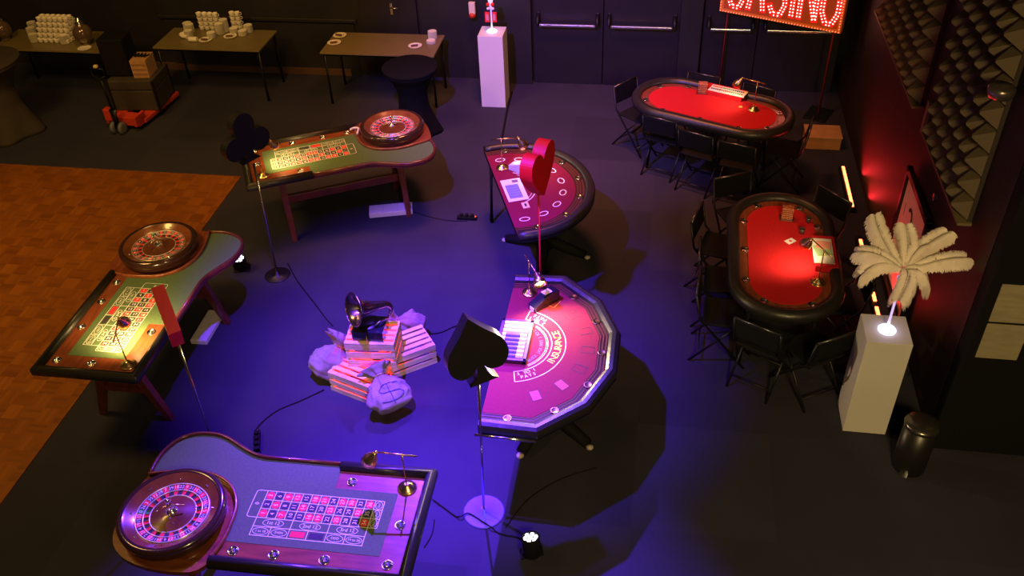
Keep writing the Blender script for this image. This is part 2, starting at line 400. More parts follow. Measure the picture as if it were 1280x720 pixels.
# ------------------------------------------------------------------ framed poster against the right wall
t = empty('framed_poster', (2.28, 7.0, 0), 0, 'pink-lit poster in black frame leaning on the red-lit right wall', 'poster')
b = B()
y0, y1, z0, z1 = -.40, .52, .10, 1.24
for (ya, yb, za, zb) in ((y0, y1, z1-.06, z1), (y0, y1, z0, z0+.06), (y0, y0+.06, z0, z1), (y1-.06, y1, z0, z1)):
    b.box((-.02, (ya+yb)/2, (za+zb)/2), (.045, yb-ya, zb-za), BLACK, bev=.004)
b.build('frame', t)
b = B(); b.box((-.012, (y0+y1)/2, (z0+z1)/2), (.01, y1-y0-.1, z1-z0-.1), mat('poster_white', (.92, .85, .82), .6)); b.build('print', t)
b = B(); b.M = Matrix.Translation((-.0205, .10, .86)) @ Matrix(((0, 0, -1, 0), (-1, 0, 0, 0), (0, 1, 0, 0), (0, 0, 0, 1))) @ Matrix.Scale(1.5, 4)
ringflat(b, [(-.03+.05*math.cos(a/10), .02+.07*math.sin(a/10)) for a in range(-5, 26)], .022, 0, BLKP, False); line(b, (.0, -.05), (.03, -.12), .025, 0, BLKP); line(b, (-.16, -.02), (-.16, .06), .008, 0, BLKP)
b.build('black_emblem', t)
b = B(); b.box((-.05, -.52, .6), (.012, .12, 1.05), REDP)  # red board at its foot
# wall bracket specks
q = B(); q.box((2.28, 6.72, 1.42), (.04, .04, .06), CHROME, bev=.006); tag(q.build('wall_socket'), 'small pale fitting on the right wall above the poster', 'fitting')
b.bm.free()
q = B(); q.box((2.285, 7.52, 1.72), (.03, .06, .30), mat('olive_trim', (.2, .17, .10), .4), bev=.004); tag(q.build('wall_bracket'), 'upright metal bracket on the wall between the two foam panels', 'bracket')

# ------------------------------------------------------------------ floor LED bars
def ledbar(x, y0, y1, label, seg):
    t = empty('light_bar', (x, (y0+y1)/2, 0), 0, label, 'stage light', 'red floor light bars along the right wall'); L = y1-y0
    q = B(); q.box((0, 0, .03), (.07, L+.06, .06), BLACK, bev=.006); q.build('housing', t)
    q = B()
    n = seg; s = L/n
    for i in range(n): q.box((.002, -L/2+(i+.5)*s, .062), (.030, s*(.995 if n == 1 else .6), .012), mat('red_led', (1, .1, .02), .4, emit=(1., .13, .035), es=9.))
    q.build('led_strip', t)
    for k in (-.3, .3):
        l = light('bar_wash', 'AREA', (-.01, L*k, .09), 5.5 if seg == 1 else 3.5, (1, .02, .03), (.09, L*k, .9), shape='RECTANGLE', size=.05, size_y=L*.38, spread=R(130)); l.parent = t
ledbar(2.12, 8.62, 9.45, 'lit orange-red light bar lying on the floor by the right wall', 1)
ledbar(2.12, 6.75, 8.05, 'red light bar with separate lit blocks behind the right poker table', 6)

# ------------------------------------------------------------------ CASINO sign
def sign():
    A = Vector((.66, 11.34, 0)); C_ = Vector((2.05, 10.72, 0)); d = (C_-A); L = d.length; ang = math.atan2(d.y, d.x)
    t = empty('casino_sign', (A+C_)/2, ang, 'lit red and gold CASINO bulb sign on two red-lit poles', 'sign')
    W, z0, z1 = L, 1.11, 1.98
    RED = mat('sign_red', (.80, .03, .02), .45, emit=(1, .02, .01), es=.55); GOLD = mat('sign_gold', (.72, .25, .04), .5)
    q = B(); q.box((0, .05, (z0+z1)/2), (W, .10, z1-z0), GOLD, bev=.004); q.build('sign_box', t)
    for sx in (-1, 1):
        q = B(); q.cyl((sx*W*.44, .06, .02), (sx*W*.44, .06, z1-.02), .016, mat('red_lit_pole', (.25, .02, .02), .35)); q.box((sx*W*.44, .06, .01), (.28, .36, .02), BLACK, bev=.004); q.build('pole', t)  # red light falling on the poles is put into their colour
    strokes = dict(C=[[(1, .85), (.8, 1), (.3, 1), (0, .8), (0, .2), (.3, 0), (.8, 0), (1, .15)]], A=[[(0, 0), (.5, 1), (1, 0)], [(.2, .36), (.8, .36)]],
        S=[[(.95, .85), (.7, 1), (.25, 1), (0, .8), (.15, .56), (.85, .44), (1, .2), (.75, 0), (.25, 0), (0, .15)]], I=[[(.5, 0), (.5, 1)]], N=[[(0, 0), (0, 1), (1, 0), (1, 1)]],
        O=[[(.3, 0), (0, .2), (0, .8), (.3, 1), (.7, 1), (1, .8), (1, .2), (.7, 0), (.3, 0)]])
    x = -W/2+.10; bulbs = []; face = B(); lw = .19; H = z1-z0-.20; zb = z0+.10
    for chn in 'CASINO':
        ww = .03 if chn == 'I' else lw
        for st in strokes[chn]:
            P = [Vector((x+px_*ww, zb+py_*H)) for px_, py_ in st]
            face.rings([[(p.x-.034, -.004, p.y-.034), (p.x+.034, -.004, p.y-.034), (p.x+.034, -.004, p.y+.034), (p.x-.034, -.004, p.y+.034)] for p in []], RED) if 0 else None
            for p, r_ in zip(P, P[1:]):
                dd = (r_-p); n = Vector((-dd.y, dd.x)).normalized(); e = dd.normalized()*.02
                f_ = [p-e+n*.036, p-e-n*.036, r_+e-n*.036, r_+e+n*.036]
                lo = [face.v((k.x, -.012, k.y)) for k in f_]; hi = [face.v((k.x, .002, k.y)) for k in f_]
                face.f(lo, RED)
                for k in range(4): face.f([lo[k], lo[(k+1) % 4], hi[(k+1) % 4], hi[k]], RED)
                m_ = max(1, round(dd.length/.040))
                for k in range(m_):
                    for sd in (-1, 1): bulbs.append((p+dd*((k+.5)/m_))+n*.018*sd)
        x += ww+.075
    face.box((0, -.001, (z0+z1)/2), (W-.10, .004, z1-z0-.10), mat('sign_field', (.42, .07, .02), .5, emit=(1, .12, .01), es=.10))
    face.build('letter_face', t)
    border = []
    n = int(W/.035)
    for i in range(n): border += [Vector((-W/2+.02+(W-.04)*i/(n-1), z0+.02)), Vector((-W/2+.02+(W-.04)*i/(n-1), z1-.02))]
    n = int((z1-z0)/.035)
    for i in range(1, n): border += [Vector((sx*(W/2-.02), z0+.02+(z1-z0-.04)*i/n)) for sx in (-1, 1)]
    BU = mat('bulb', (1, .9, .8), .3, emit=(1., .62, .50), es=3.5); BR = mat('bulb_red', (1, .4, .3), .3, emit=(1., .16, .07), es=2.2)
    def bulbmesh(pts, m, r_, sky):
        q = B()
        for p in pts: q.lathe([(r_*.6, 0), (r_, r_*.5), (r_*.75, r_*1.2), (.001, r_*1.6)], m, 8, (0, 0, 0), caps=(False, False)) if 0 else q.rings([[(p.x+rr*math.cos(2*PI*k/8), yy, p.y+rr*math.sin(2*PI*k/8)) for k in range(8)] for rr, yy in ((r_*.7, -.008), (r_, -.016), (r_*.7, -.024), (.001, -.028))], m, caps=(True, True))
        return q
    bulbs.sort(key=lambda p: p.y)
    o = bulbmesh([Vector((0, 0))], BU, .0085, 0).build('light_bulb', t); o.location = (bulbs[0].x, 0, bulbs[0].y)
    for p in bulbs[1:100]:
        c = o.copy(); S.collection.objects.link(c); c.parent = t; c.location = (p.x, 0, p.y)
    tag(bulbmesh(bulbs[100:], BU, .0085, 0).build('light_bulb', t), kind='stuff')
    tag(bulbmesh(border, BR, .007, 0).build('border_bulb', t), kind='stuff')
sign()
t = empty('wooden_box', (1.95, 10.08, 0), R(0), 'low pale wooden box on the floor beneath the bulb sign', 'box')
b = B(); b.box((0, 0, .075), (.40, .30, .15), mat('red_lit_board', (.42, .17, .05), .8, var=.1), bev=.004); b.build('box_body', t)  # red light on the box sides is painted into the board colour
b = B(); b.box((0, 0, .158), (.42, .32, .014), CARDB, bev=.003); b.build('lid', t)

# ------------------------------------------------------------------ roulette tables
def cup_part(x, y, z, parent, r=.029):
    q = B(); q.lathe([(r+.007, z+.001), (r+.006, z+.005), (r, z+.004), (r*.96, z-.03), (r*.7, z-.046), (.001, z-.048)], CHROME, 20, (x, y, 0), caps=(False, False)); q.build('cup_holder', parent)
SC = spline([(1.2, 0), (1.30, -.02), (1.434, -.085), (1.55, -.145), (1.66, -.170), (1.80, -.155), (1.90, -.09), (1.958, .02), (1.975, .13), (1.968, .235)], 3)
LIP = spline([(1.262, .86), (1.228, .72), (1.226, .58), (1.25, .42), (1.34, .28), (1.48, .20), (1.66, .175), (1.82, .20), (1.968, .235)], 3)
PLT = spline([(1.968, .235), (2.0, .40), (2.005, .62), (1.95, .80), (1.80, .91), (1.58, .955), (1.36, .945), (1.28, .88)], 3)
CUPS = [(.142, .454), (.15, .755), (.551, .765), (.882, .765), (1.150, .765), (.55, .145)]
RAILP = [(0, .775), (-.003, .80), (.006, .828), (.028, .842), (.052, .840), (.070, .826), (.075, .803), (.075, .797), (.01, .775)]
def roulette_layout(t):
    q = B(); z = .8035; X0, XN, XE, X1 = 1.165, 1.092, .345, .285; Y0, Y1, Y2, Y3 = .283, .50, .568, .638; W = .004
    for y in (Y0, Y1): line(q, (X0-.02, y), (X1+.01, y), W, z, WHITE)
    ringflat(q, spline([(X0-.02, Y0), (X0-.005, Y0+.006), (X0, Y0+.03), (X0, Y1-.03), (X0-.005, Y1-.006), (X0-.02, Y1)], 3), W, z, WHITE, False)
    ringflat(q, spline([(X1+.01, Y0), (X1+.002, Y0+.004), (X1, Y0+.02), (X1, Y1-.02), (X1+.002, Y1-.004), (X1+.01, Y1)], 3), W, z, WHITE, False)
    cw = (XN-XE)/12; rh = (Y1-Y0)/3
    for i in range(13): line(q, (XN-i*cw, Y0), (XN-i*cw, Y1), W, z, WHITE)
    for j in (1, 2): line(q, (XN, Y0+j*rh), (X1, Y0+j*rh), W, z, WHITE)
    for i in (0, 4, 8, 12): line(q, (XN-i*cw, Y1), (XN-i*cw, Y3), W, z, WHITE)
    for i in (2, 4, 6, 8, 10): line(q, (XN-i*cw, Y2), (XN-i*cw, Y3), W, z, WHITE)
    for y in (Y2, Y3): line(q, (XN, y), (XE, y), W, z, WHITE)
    reds = {1, 3, 5, 7, 9, 12, 14, 16, 18, 19, 21, 23, 25, 27, 30, 32, 34, 36}
    for i in range(12):
        for j in range(3):
            n = 3*i+3-j; x = XN-(i+.5)*cw; y = Y0+(j+.5)*rh
            q.poly([(a, c, z-.0006) for a, c in circ(x, y, cw*.43, 18, rh*.42)], REDP if n in reds else BLKP)
            q.text(str(n), .040, Mxy(x, y, z, -PI/2), WHITE)
    q.text('0', .04, Mxy((X0+XN)/2, (Y0+Y1)/2, z, -PI/2), WHITE)
    for j in range(3): 
        ringflat(q, circ((XE+X1)/2, Y0+(j+.5)*rh, .022, 18, .030), .003, z, WHITE); q.text('2to1', .020, Mxy((XE+X1)/2, Y0+(j+.5)*rh, z, -PI/2), WHITE)
    for k, s_ in enumerate(('1st 12', '2nd 12', '3rd 12')):
        x = XN-(4*k+2)*cw; y = (Y1+Y2)/2; q.text(s_, .036, Mxy(x, y, z, PI), WHITE); ringflat(q, circ(x, y, .070, 24, .028), .003, z, WHITE)
    for k, s_ in enumerate(('1 to 18', 'EVEN', 'r', 'b', 'ODD', '19 to 36')):
        x = XN-(2*k+1)*cw; y = (Y2+Y3)/2
        if s_ == 'r' or s_ == 'b':
            q.poly([(x-.048, y-.022, z-.0003), (x+.048, y-.022, z-.0003), (x+.048, y+.022, z-.0003), (x-.048, y+.022, z-.0003)], REDP if s_ == 'r' else BLKP)
        else: q.text(s_, .024, Mxy(x, y, z, PI), WHITE); ringflat(q, circ(x, y, .052, 24, .026), .003, z, WHITE)
    return q.build('betting_layout', t, auto='keep')
def roulette_table():
    t = empty('roulette_table', (0, 0, 0))
    outer = [(0, 0)]+[tuple(p) for p in SC]+[tuple(p) for p in PLT[1:]]+[(0, .88)]
    q = B(); q.plate(outer, .765, .80, MAHOG, [circ(x, y, .031, 16) for x, y in CUPS], DKWOOD); q.build('table_board', t)
    q = B()
    for x, y in CUPS: q.lathe([(.033, .765), (.033, .735), (.001, .735)], DKWOOD, 14, (x, y, 0), caps=(False, False))
    q.build('cup_well', t)
    inn = [(p.x, p.y+.022) if p.x < 1.7 else (p.x-.02, p.y+.012) for p in SC]
    felt = [(.214, .21), (.65, .21), (.65, .022)]+inn[:-1]+[(1.95, .222)]+[tuple(p) for p in LIP[::-1][1:-2]]+[(1.232, .70), (.214, .70)]
    q = B(); q.plate(felt, .80, .8022, FELTG); q.build('felt', t)
    roulette_layout(t)
    q = B(); q.rail([(1.27, .895), (0, .895), (-.012, .88), (-.012, 0), (0, -.012), (.66, -.012)], [(d, z) for d, z in RAILP], VINYL); q.build('padded_rail', t)
    lip = [(0, .775), (-.004, .79), (-.004, .816), (.004, .824), (.016, .824), (.020, .816), (.020, .79), (.01, .775)]
    q = B(); q.rail([(.66, 0)]+[tuple(p) for p in SC], lip, DKWOOD); q.build('wood_edge', t)
    q = B(); q.rail([tuple(p) for p in LIP], [(0, .799), (0, .824), (.006, .830), (.016, .830), (.02, .824), (.02, .799)], MAHOG); q.build('wheel_surround', t)
    for x, y in CUPS: cup_part(x, y, .80, t)
    for X in (.34, 1.60):
        q = B(); yc = .42
        q.box((X, yc, .735), (.09, .60, .05), DKWOOD, bev=.005)
        for sy in (-1, 1):
            q.rings([[(X-.035, yc+sy*.10-.05, .71), (X+.035, yc+sy*.10-.05, .71), (X+.035, yc+sy*.10+.05, .71), (X-.035, yc+sy*.10+.05, .71)],
                     [(X-.025, yc+sy*.31-.025, 0), (X+.025, yc+sy*.31-.025, 0), (X+.025, yc+sy*.31+.025, 0), (X-.025, yc+sy*.31+.025, 0)]], DKWOOD, smooth=False)
        q.box((X, yc, .34), (.05, .36, .05), DKWOOD); q.build('leg_frame', t)
    q = B(); q.box((.97, .42, .34), (1.26, .05, .09), DKWOOD, bev=.006); q.build('stretcher', t)
    return t
def roulette_wheel():
    t = empty('roulette_wheel', (0, 0, 0)); EB = mat('ebony', (.035, .014, .010), .18, coat=.6); 
    q = B(); q.lathe([(.29, 0), (.325, .006), (.335, .02), (.325, .035), (.34, .05), (.348, .075), (.345, .098), (.33, .112), (.312, .114), (.300, .106)], EB, 64, caps=(True, False)); q.build('outer_rim', t)
    q = B(); q.lathe([(.302, .108), (.288, .100), (.262, .082), (.238, .070)], mat('wheel_wood', (.17, .052, .016), .22, var=.2, vs=9, coat=.5), 64, caps=(False, False)); q.build('ball_track', t)
    seq = [0, 32, 15, 19, 4, 21, 2, 25, 17, 34, 6, 27, 13, 36, 11, 30, 8, 23, 10, 5, 24, 16, 33, 1, 20, 14, 31, 9, 22, 18, 29, 7, 28, 12, 35, 3, 26]
    reds = {1, 3, 5, 7, 9, 12, 14, 16, 18, 19, 21, 23, 25, 27, 30, 32, 34, 36}
    q = B(); z = .072
    def sec(r1, r2, z1, z2, k, m):
        a, c = 2*PI*k/37, 2*PI*(k+1)/37; am = (a+c)/2
        q.poly([(r1*math.cos(a), r1*math.sin(a), z1), (r2*math.cos(a), r2*math.sin(a), z2), (r2*math.cos(am), r2*math.sin(am), z2), (r2*math.cos(c), r2*math.sin(c), z2), (r1*math.cos(c), r1*math.sin(c), z1), (r1*math.cos(am), r1*math.sin(am), z1)], m)
    for k, n in enumerate(seq):
        m = GRNP if n == 0 else REDP if n in reds else BLKP
        sec(.190, .230, .066, .072, k, m); sec(.150, .186, .058, .062, k, m)
        a = 2*PI*(k+.5)/37
        q.text(str(n), .034, Matrix.Translation((.21*math.cos(a), .21*math.sin(a), .0705)) @ rz(a-PI/2) @ rx(R(8)), WHITE)
    q.build('number_ring', t, auto='keep')
    q = B()
    for r_, zz in ((.234, .074), (.188, .066), (.148, .060)): q.rings([[(r_+dx, 0, zz+dz) for dx, dz in ((-.004, 0), (0, .003), (.004, 0))]], CHROME, caps=(False, False)) if 0 else q.lathe([(r_-.004, zz-.003), (r_-.003, zz+.002), (r_+.003, zz+.002), (r_+.004, zz-.003)], mat('steel_ring', (.75, .72, .72), .3, .7), 64, caps=(False, False))
    for k in range(37):
        a = 2*PI*k/37; q.box((.168*math.cos(a), .168*math.sin(a), .061), (.038, .0018, .010), CHROME, rz(a))
    q.build('fret_ring', t)
    q = B(); q.lathe([(.148, .058), (.10, .070), (.05, .085), (.02, .09)], mat('cone_wood', (.13, .038, .014), .25, var=.2, vs=5, coat=.5), 48, caps=(False, True)); q.build('rotor_cone', t)
    q = B(); q.lathe([(.040, .086), (.040, .096), (.022, .104), (.012, .12), (.012, .150), (.020, .158), (.012, .170), (.020, .182), (.008, .20), (.001, .205)], CHROME, 24); q.build('turret', t)
    for k in range(4):
        a = k*PI/2+.4; q = B(); c, s_ = math.cos(a), math.sin(a); q.tube([(.01*c, .01*s_, .150), (.085*c, .085*s_, .118)], [.004, .004], BRASS); q.lathe([(.001, -.008), (.008, 0), (.001, .008)], CHROME, 10, (.085*c, .085*s_, .118)); q.build('turret_handle', t)
    for k in range(8):
        a = k*PI/4+.2; q = B(); q.M = Matrix.Translation((.268*math.cos(a), .268*math.sin(a), .087)) @ rz(a+(PI/2 if k % 2 else 0)) @ ry(R(25 if not k % 2 else 0)); q.box((0, 0, 0), (.026, .007, .007), CHROME, bev=.002); q.build('deflector', t)
    return t
places = [((-1.328, 3.883), 3.157, 'roulette table nearest the camera, its green felt washed violet-blue', 'roulette wheel nearest the camera, at the bottom left'),
          ((-3.83, 4.477), 1.580, 'roulette table with lit olive-green felt at the edge of the parquet', 'roulette wheel above the parquet edge on the left table'),
          ((-4.023, 7.208), .485, 'rear roulette table standing behind the black club sign', 'roulette wheel on the rear table beside the stretch-covered bar table')]
RT = roulette_table(); RW = roulette_wheel()
for i, ((x, y), a, l1, l2) in enumerate(places):
    o = RT if i == 0 else copy_tree(RT); o.location = (x, y, 0); o.rotation_euler.z = a; tag(o, l1, 'roulette table', 'roulette tables')
    o2 = RW if i == 0 else copy_tree(RW); c, s_ = math.cos(a), math.sin(a); o2.location = (x+c*1.625-s_*.575, y+s_*1.625+c*.575, .8005); o2.rotation_euler.z = a+.6*i
    tag(o2, l2, 'roulette wheel', 'roulette wheels')
def tloc(i, lx, ly):
    (x, y), a = places[i][0], places[i][1]; return (x+math.cos(a)*lx-math.sin(a)*ly, y+math.sin(a)*lx+math.cos(a)*ly)

# ------------------------------------------------------------------ blackjack tables
def bj_base(t, cx):
    q = B(); q.lathe([(.09, .04), (.06, .10), (.05, .4), (.06, .66), (.20, .745)], BLACKM, 20, (cx, 0, 0)); q.build('column', t)
    for a in (R(-112), R(-36), R(68), R(146)):
        q = B(); c, s_ = math.cos(a), math.sin(a)
        q.tube([(cx, 0, .12), (cx+.25*c, .25*s_, .07), (cx+.44*c, .44*s_, .035)], [.06, .055, .045], BLACKM, 10); q.build('foot', t)
        q = B(); q.lathe([(.001, 0), (.03, .004), (.03, .02), (.001, .03)], mat('pale_tip', (.45, .38, .3), .5), 12, (cx+.46*c, .46*s_, 0)); q.build('foot_cap', t)
def bj_polygon():
    t = empty('blackjack_table', (-1.12, 5.2, 0), 0, 'blackjack table with polygonal rail and yellow INSURANCE print on pink-red felt', 'blackjack table')
    path = [(0, .885), (.43, .91), (.77, .61), (.94, .225), (.94, -.225), (.77, -.61), (.43, -.91), (0, -.895)][::-1]
    # counter-clockwise path: inward is left
    q = B(); q.plate(path, .75, .80, mat('rack_brown', (.045, .012, .008), .6, spec=.25), side=BLACKM); q.build('table_board', t)
    q = B(); q.rail(path, [(0, .77), (-.004, .80), (.008, .832), (.035, .845), (.065, .842), (.088, .828), (.094, .80), (.02, .77)], VINYL, smooth=False); q.build('padded_rail', t)
    def inset(d):
        P = [Vector(p) for p in path]; out = []
        for i in range(len(P)):
            a = P[i]-P[i-1] if i else P[1]-P[0]; c = P[i+1]-P[i] if i < len(P)-1 else P[-1]-P[-2]
            na = Vector((-a.y, a.x)).normalized(); nb = Vector((-c.y, c.x)).normalized(); n = (na+nb).normalized(); n /= n.dot(na); out.append(tuple(P[i]+n*d))
        return out
    fl_ = inset(.165); fl_[0] = (0.0, fl_[0][1]); fl_[-1] = (0., fl_[-1][1])
    q = B(); q.plate(fl_, .80, .803, FELTP); q.build('felt', t)
    q = B()
    for d in (.105, .13, .155):
        I = inset(d); ringflat(q, I, .008, .805, mat('groove_wood', (.12, .035, .02), .65, spec=.2), False)
    I = inset(.13)
    q.build('chip_rack_groove', t)
    for k in range(7):
        p, r_ = Vector(I[k]), Vector(I[k+1]); m = (p+r_)/2
        q = B(); q.lathe([(.024, .801), (.034, .806), (.030, .810), (.024, .807), (.001, .804)], mat('dark_brass', (.30, .20, .10), .35, 1.), 18, (m.x, m.y, 0)); q.build('cup_holder', t)
    q = B(); z = .8045; cx, cy = .10, .02
    def arc(r_, a0, a1, n=40): return [(cx+r_*math.cos(a0+(a1-a0)*i/n), cy+r_*math.sin(a0+(a1-a0)*i/n)) for i in range(n+1)]
    A0, A1 = R(-78), R(78)
    ringflat(q, arc(.425, A0, A1), .006, z, WHITE, False); ringflat(q, arc(.315, A0, A1), .006, z, WHITE, False)
    for a in (A0, A1): line(q, (cx+.315*math.cos(a), cy+.315*math.sin(a)), (cx+.425*math.cos(a), cy+.425*math.sin(a)), .006, z, WHITE)
    ringflat(q, arc(.285, R(-55), R(55)), .004, z, WHITE, False); ringflat(q, arc(.272, R(-55), R(55)), .003, z, WHITE, False)
    def arctext(s_, r_, span, size, m, mid=0.):
        for i, ch in enumerate(s_):
            if ch == ' ': continue
            a = mid-span/2+span*(i+.5)/len(s_); q.text(ch, size, Matrix.Translation((cx+r_*math.cos(a), cy+r_*math.sin(a), z)) @ rz(a+PI/2), m)
    arctext('INSURANCE', .37, R(62), .085, YELP)
    arctext('BLACK JACK PAYS 3 TO 2', .235, R(100), .040, GREYP)
    for md in (R(-62), R(62)):
        arctext('PAYS', .385, R(20), .042, WHITE, md); arctext('2 TO 1', .345, R(26), .042, WHITE, md)
    OR = mat('pink_box', (.40, .03, .04), .8)
    for k in range(7):
        a = R(-64+k*21.3); r_ = .60
        M_ = Matrix.Translation((cx+r_*math.cos(a), cy+r_*math.sin(a), 0)) @ rz(a); q.M = M_
        if k == 0 or k == 1: q.poly([(-.05, -.036, z-.0004), (.05, -.036, z-.0004), (.05, .036, z-.0004), (-.05, .036, z-.0004)], OR)
        ringflat(q, [(-.05, -.036), (.05, -.036), (.05, .036), (-.05, .036)], .006, z, BLKP if k < 6 else mat('orange_print', (.9, .25, .04), .8)); q.M = Matrix.Identity(4)
    q.build('betting_layout', t, auto='keep')
    bj_base(t, .38)
    q = B(); q.tube([(-.02, -.92, .765), (.42, -.93, .765)], .012, CHROME); q.build('steel_edge', t)
bj_polygon()
def bj_round():
    t = empty('blackjack_table', (-1.49, 7.43, 0), R(21.5), 'rounded blackjack table under the red heart sign with white betting ovals', 'blackjack table')
    def outl(ax, ay, cx, x0, n=40):
        a0 = math.acos(max(-1, min(1, (x0-cx)/ax))); return [(cx+ax*math.cos(-a0+2*a0*i/n), ay*math.sin(-a0+2*a0*i/n)) for i in range(n+1)]
    path = outl(.80, .86, .13, 0)
    q = B(); q.plate(path, .75, .80, mat('rack_brown', (.045, .012, .008), .6, spec=.25), side=BLACKM); q.build('table_board', t)
    q = B(); q.rail(path, [(0, .77), (-.004, .80), (.010, .835), (.035, .846), (.065, .842), (.085, .828), (.09, .80), (.02, .77)], VINYL); q.build('padded_rail', t)
    fp = outl(.62, .68, .12, .0)
    q = B(); q.plate(fp, .80, .803, FELTD); q.build('felt', t)
    q = B()
    for d in (.110, .140, .165): ringflat(q, outl(.80-d, .86-d, .13, 0), .010, .8045, mat('groove_wood', (.12, .035, .02), .65, spec=.2), False)
    q.build('chip_rack_groove', t)
    cp = outl(.665, .725, .13, .05, 14)
    for k in (1, 3, 5, 7, 9, 11, 13):
        q = B(); q.lathe([(.028, .801), (.036, .808), (.031, .812), (.024, .808), (.001, .804)], CHROME, 18, (*cp[k], 0)); q.build('cup_holder', t)
    q = B(); z = .8045; ov = outl(.50, .56, .12, .12, 8)
    for k in range(9):
        a = math.atan2(ov[k][1], ov[k][0]-.12); q.M = Matrix.Translation((*ov[k], 0)) @ rz(a); ringflat(q, circ(0, 0, .030, 20, .048), .009, z, WHITE); q.M = Matrix.Identity(4)
    A = [(.10+.25*math.cos(a/20), .30*math.sin(a/20)) for a in range(-24, 25)]; ringflat(q, A, .008, z, WHITE, False)
    A = [(.10+.22*math.cos(a/20), .27*math.sin(a/20)) for a in range(-20, 21)]; ringflat(q, A, .004, z, WHITE, False)
    q.build('betting_layout', t, auto='keep'); bj_base(t, .45)
    q = B(); q.tube([(.05, .62, .76), (-.20, .30, .30), (-.36, .78, .02)] if 0 else [(.02, .55, .76), (.00, .62, .02)], .02, BLACKM); q.build('leg', t)
bj_round()

# ------------------------------------------------------------------ poker tables
def stadium(L, W, n=16):
    r_ = W/2; h = L/2-r_; pts = []
    for sx in (1, -1):
        for i in range(n+1):
            a = -PI/2+PI*i/n+(0 if sx > 0 else PI); pts.append((sx*h+r_*math.cos(a), r_*math.sin(a)))
    return pts
def poker_table():
    t = empty('poker_table', (0, 0, 0)); o = stadium(1.84, .94, 18)
    q = B(); q.plate(o, .745, .792, MAHOG, side=BLACKM); q.build('table_board', t)
    q = B(); q.rail(o, [(.01, .745), (-.008, .775), (-.004, .812), (.022, .840), (.055, .846), (.085, .836), (.100, .810), (.102, .79), (.05, .76)], VINYL, closed=True); q.build('padded_rail', t)
    f_ = stadium(1.46, .60, 16)
    q = B(); q.plate(f_, .792, .796, FELTR); q.build('felt', t)
    # raised red insert on the dealer side that cuts into the rail
    q = B(); q.box((-.02+.04, .345, .822), (.46, .19, .058), FELTR, bev=.004); q.build('dealer_insert', t)
    cu = []
    for x in (-.44, 0, .44): cu.append((x, -.325))
    for s_ in (-1, 1):
        cu.append((s_*.71, -.19)); cu.append((s_*.71, .19))
    cu += [(-.42, .325)]
    for x, y in cu:
        q = B(); q.lathe([(.026, .793), (.036, .799), (.031, .803), (.024, .799), (.001, .796)], CHROME, 18, (x, y, 0)); q.build('cup_holder', t)
    for sx in (-1, 1):
        q = B(); q.box((sx*.55, 0, .72), (.05, .6, .05), BLACKM)
        for sy in (-1, 1): q.cyl((sx*.55, sy*.26, .71), (sx*.60, sy*.30, 0), .018, BLACKM)
        q.cyl((sx*.56, -.26, .3), (sx*.56, .26, .3), .014, BLACKM); q.build('leg_frame', t)
    return t
PK = [((.57, 9.37), R(-23), 'red-felt poker table at the rear beneath the bulb sign'), ((1.155, 6.69), R(-91), 'red-felt poker table by the right wall, behind the feather pedestal')]
PT = poker_table()
for i, ((x, y), a, l) in enumerate(PK):
    o = PT if i == 0 else copy_tree(PT); o.location = (x, y, 0); o.rotation_euler.z = a; tag(o, l, 'poker table', 'oval poker tables')
def kloc(i, lx, ly):
    (x, y), a = PK[i][0], PK[i][1]; return (x+math.cos(a)*lx-math.sin(a)*ly, y+math.sin(a)*lx+math.cos(a)*ly)

# ------------------------------------------------------------------ folding chairs
def chair():
    t = empty('folding_chair', (0, 0, 0))   # faces +y, origin under seat centre
    q = B(); q.box((0, 0, .44), (.38, .36, .022), BLACKM, bev=.009); q.build('seat', t)
    q = B(); q.M = Matrix.Translation((0, -.235, .655)) @ rx(R(8)); q.box((0, 0, 0), (.37, .02, .20), BLACKM, bev=.008); q.build('backrest', t)
    for sx in (-1, 1):
        q = B(); q.tube([(sx*.20, -.25, .765), (sx*.20, -.20, .50), (sx*.20, .22, .0)], .011, BLACK); q.build('leg', t)
        q = B(); q.tube([(sx*.18, .10, .43), (sx*.18, -.26, .0)], .011, BLACK); q.build('leg', t)
    q = B(); q.cyl((-.20, -.25, .765), (.20, -.25, .765), .011, mat('worn_steel', (.10, .10, .10), .3, .9)); q.build('top_bar', t)
    for a_, c_, z_ in ((.20, .14, .10), (.18, -.19, .09)):
        q = B(); q.cyl((-a_, c_, z_), (a_, c_, z_), .008, BLACK); q.build('stretcher', t)
    return t
CH0 = chair()
chairs = [(0, (-.40, 9.95), 'at the left end of the rear poker table'), (0, (1.60, 9.12), 'at the right end of the rear poker table'),
          (0, (.50, 10.20), 'behind the rear poker table, left of the sign pole'), (0, (1.10, 9.95), 'behind the rear poker table, under the bulb sign'),
          (0, (.02, 9.12), 'at the rear poker table, first from left on the near side'), (0, (.42, 8.82), 'at the rear poker table, second from left on the near side'), (0, (.86, 8.62), 'at the rear poker table, third from left on the near side'),
          (1, (.78, 7.95), 'at the far left curve of the right poker table'), (1, (.44, 7.26), 'farthest back on the left side of the right poker table'), (1, (.47, 6.70), 'in the middle of the left side of the right poker table'), (1, (.46, 6.22), 'at the left side of the right poker table, nearest the camera'),
          (1, (.93, 5.71), 'tucked under the near left curve of the right poker table'), (1, (1.50, 5.66), 'at the near end of the right poker table, beside the pedestal'), (1, (1.84, 6.50), 'between the right poker table and the wall, near the poster'), (1, (1.68, 7.72), 'at the far right curve of the right poker table')]
aims = [(0, -.35, 0), (0, .4, 0), (0, -.2, 0), (0, .25, 0), (0, -.45, 0), (0, -.12, 0), (0, .3, 0), (0, .55, 0)]
tgt = {}
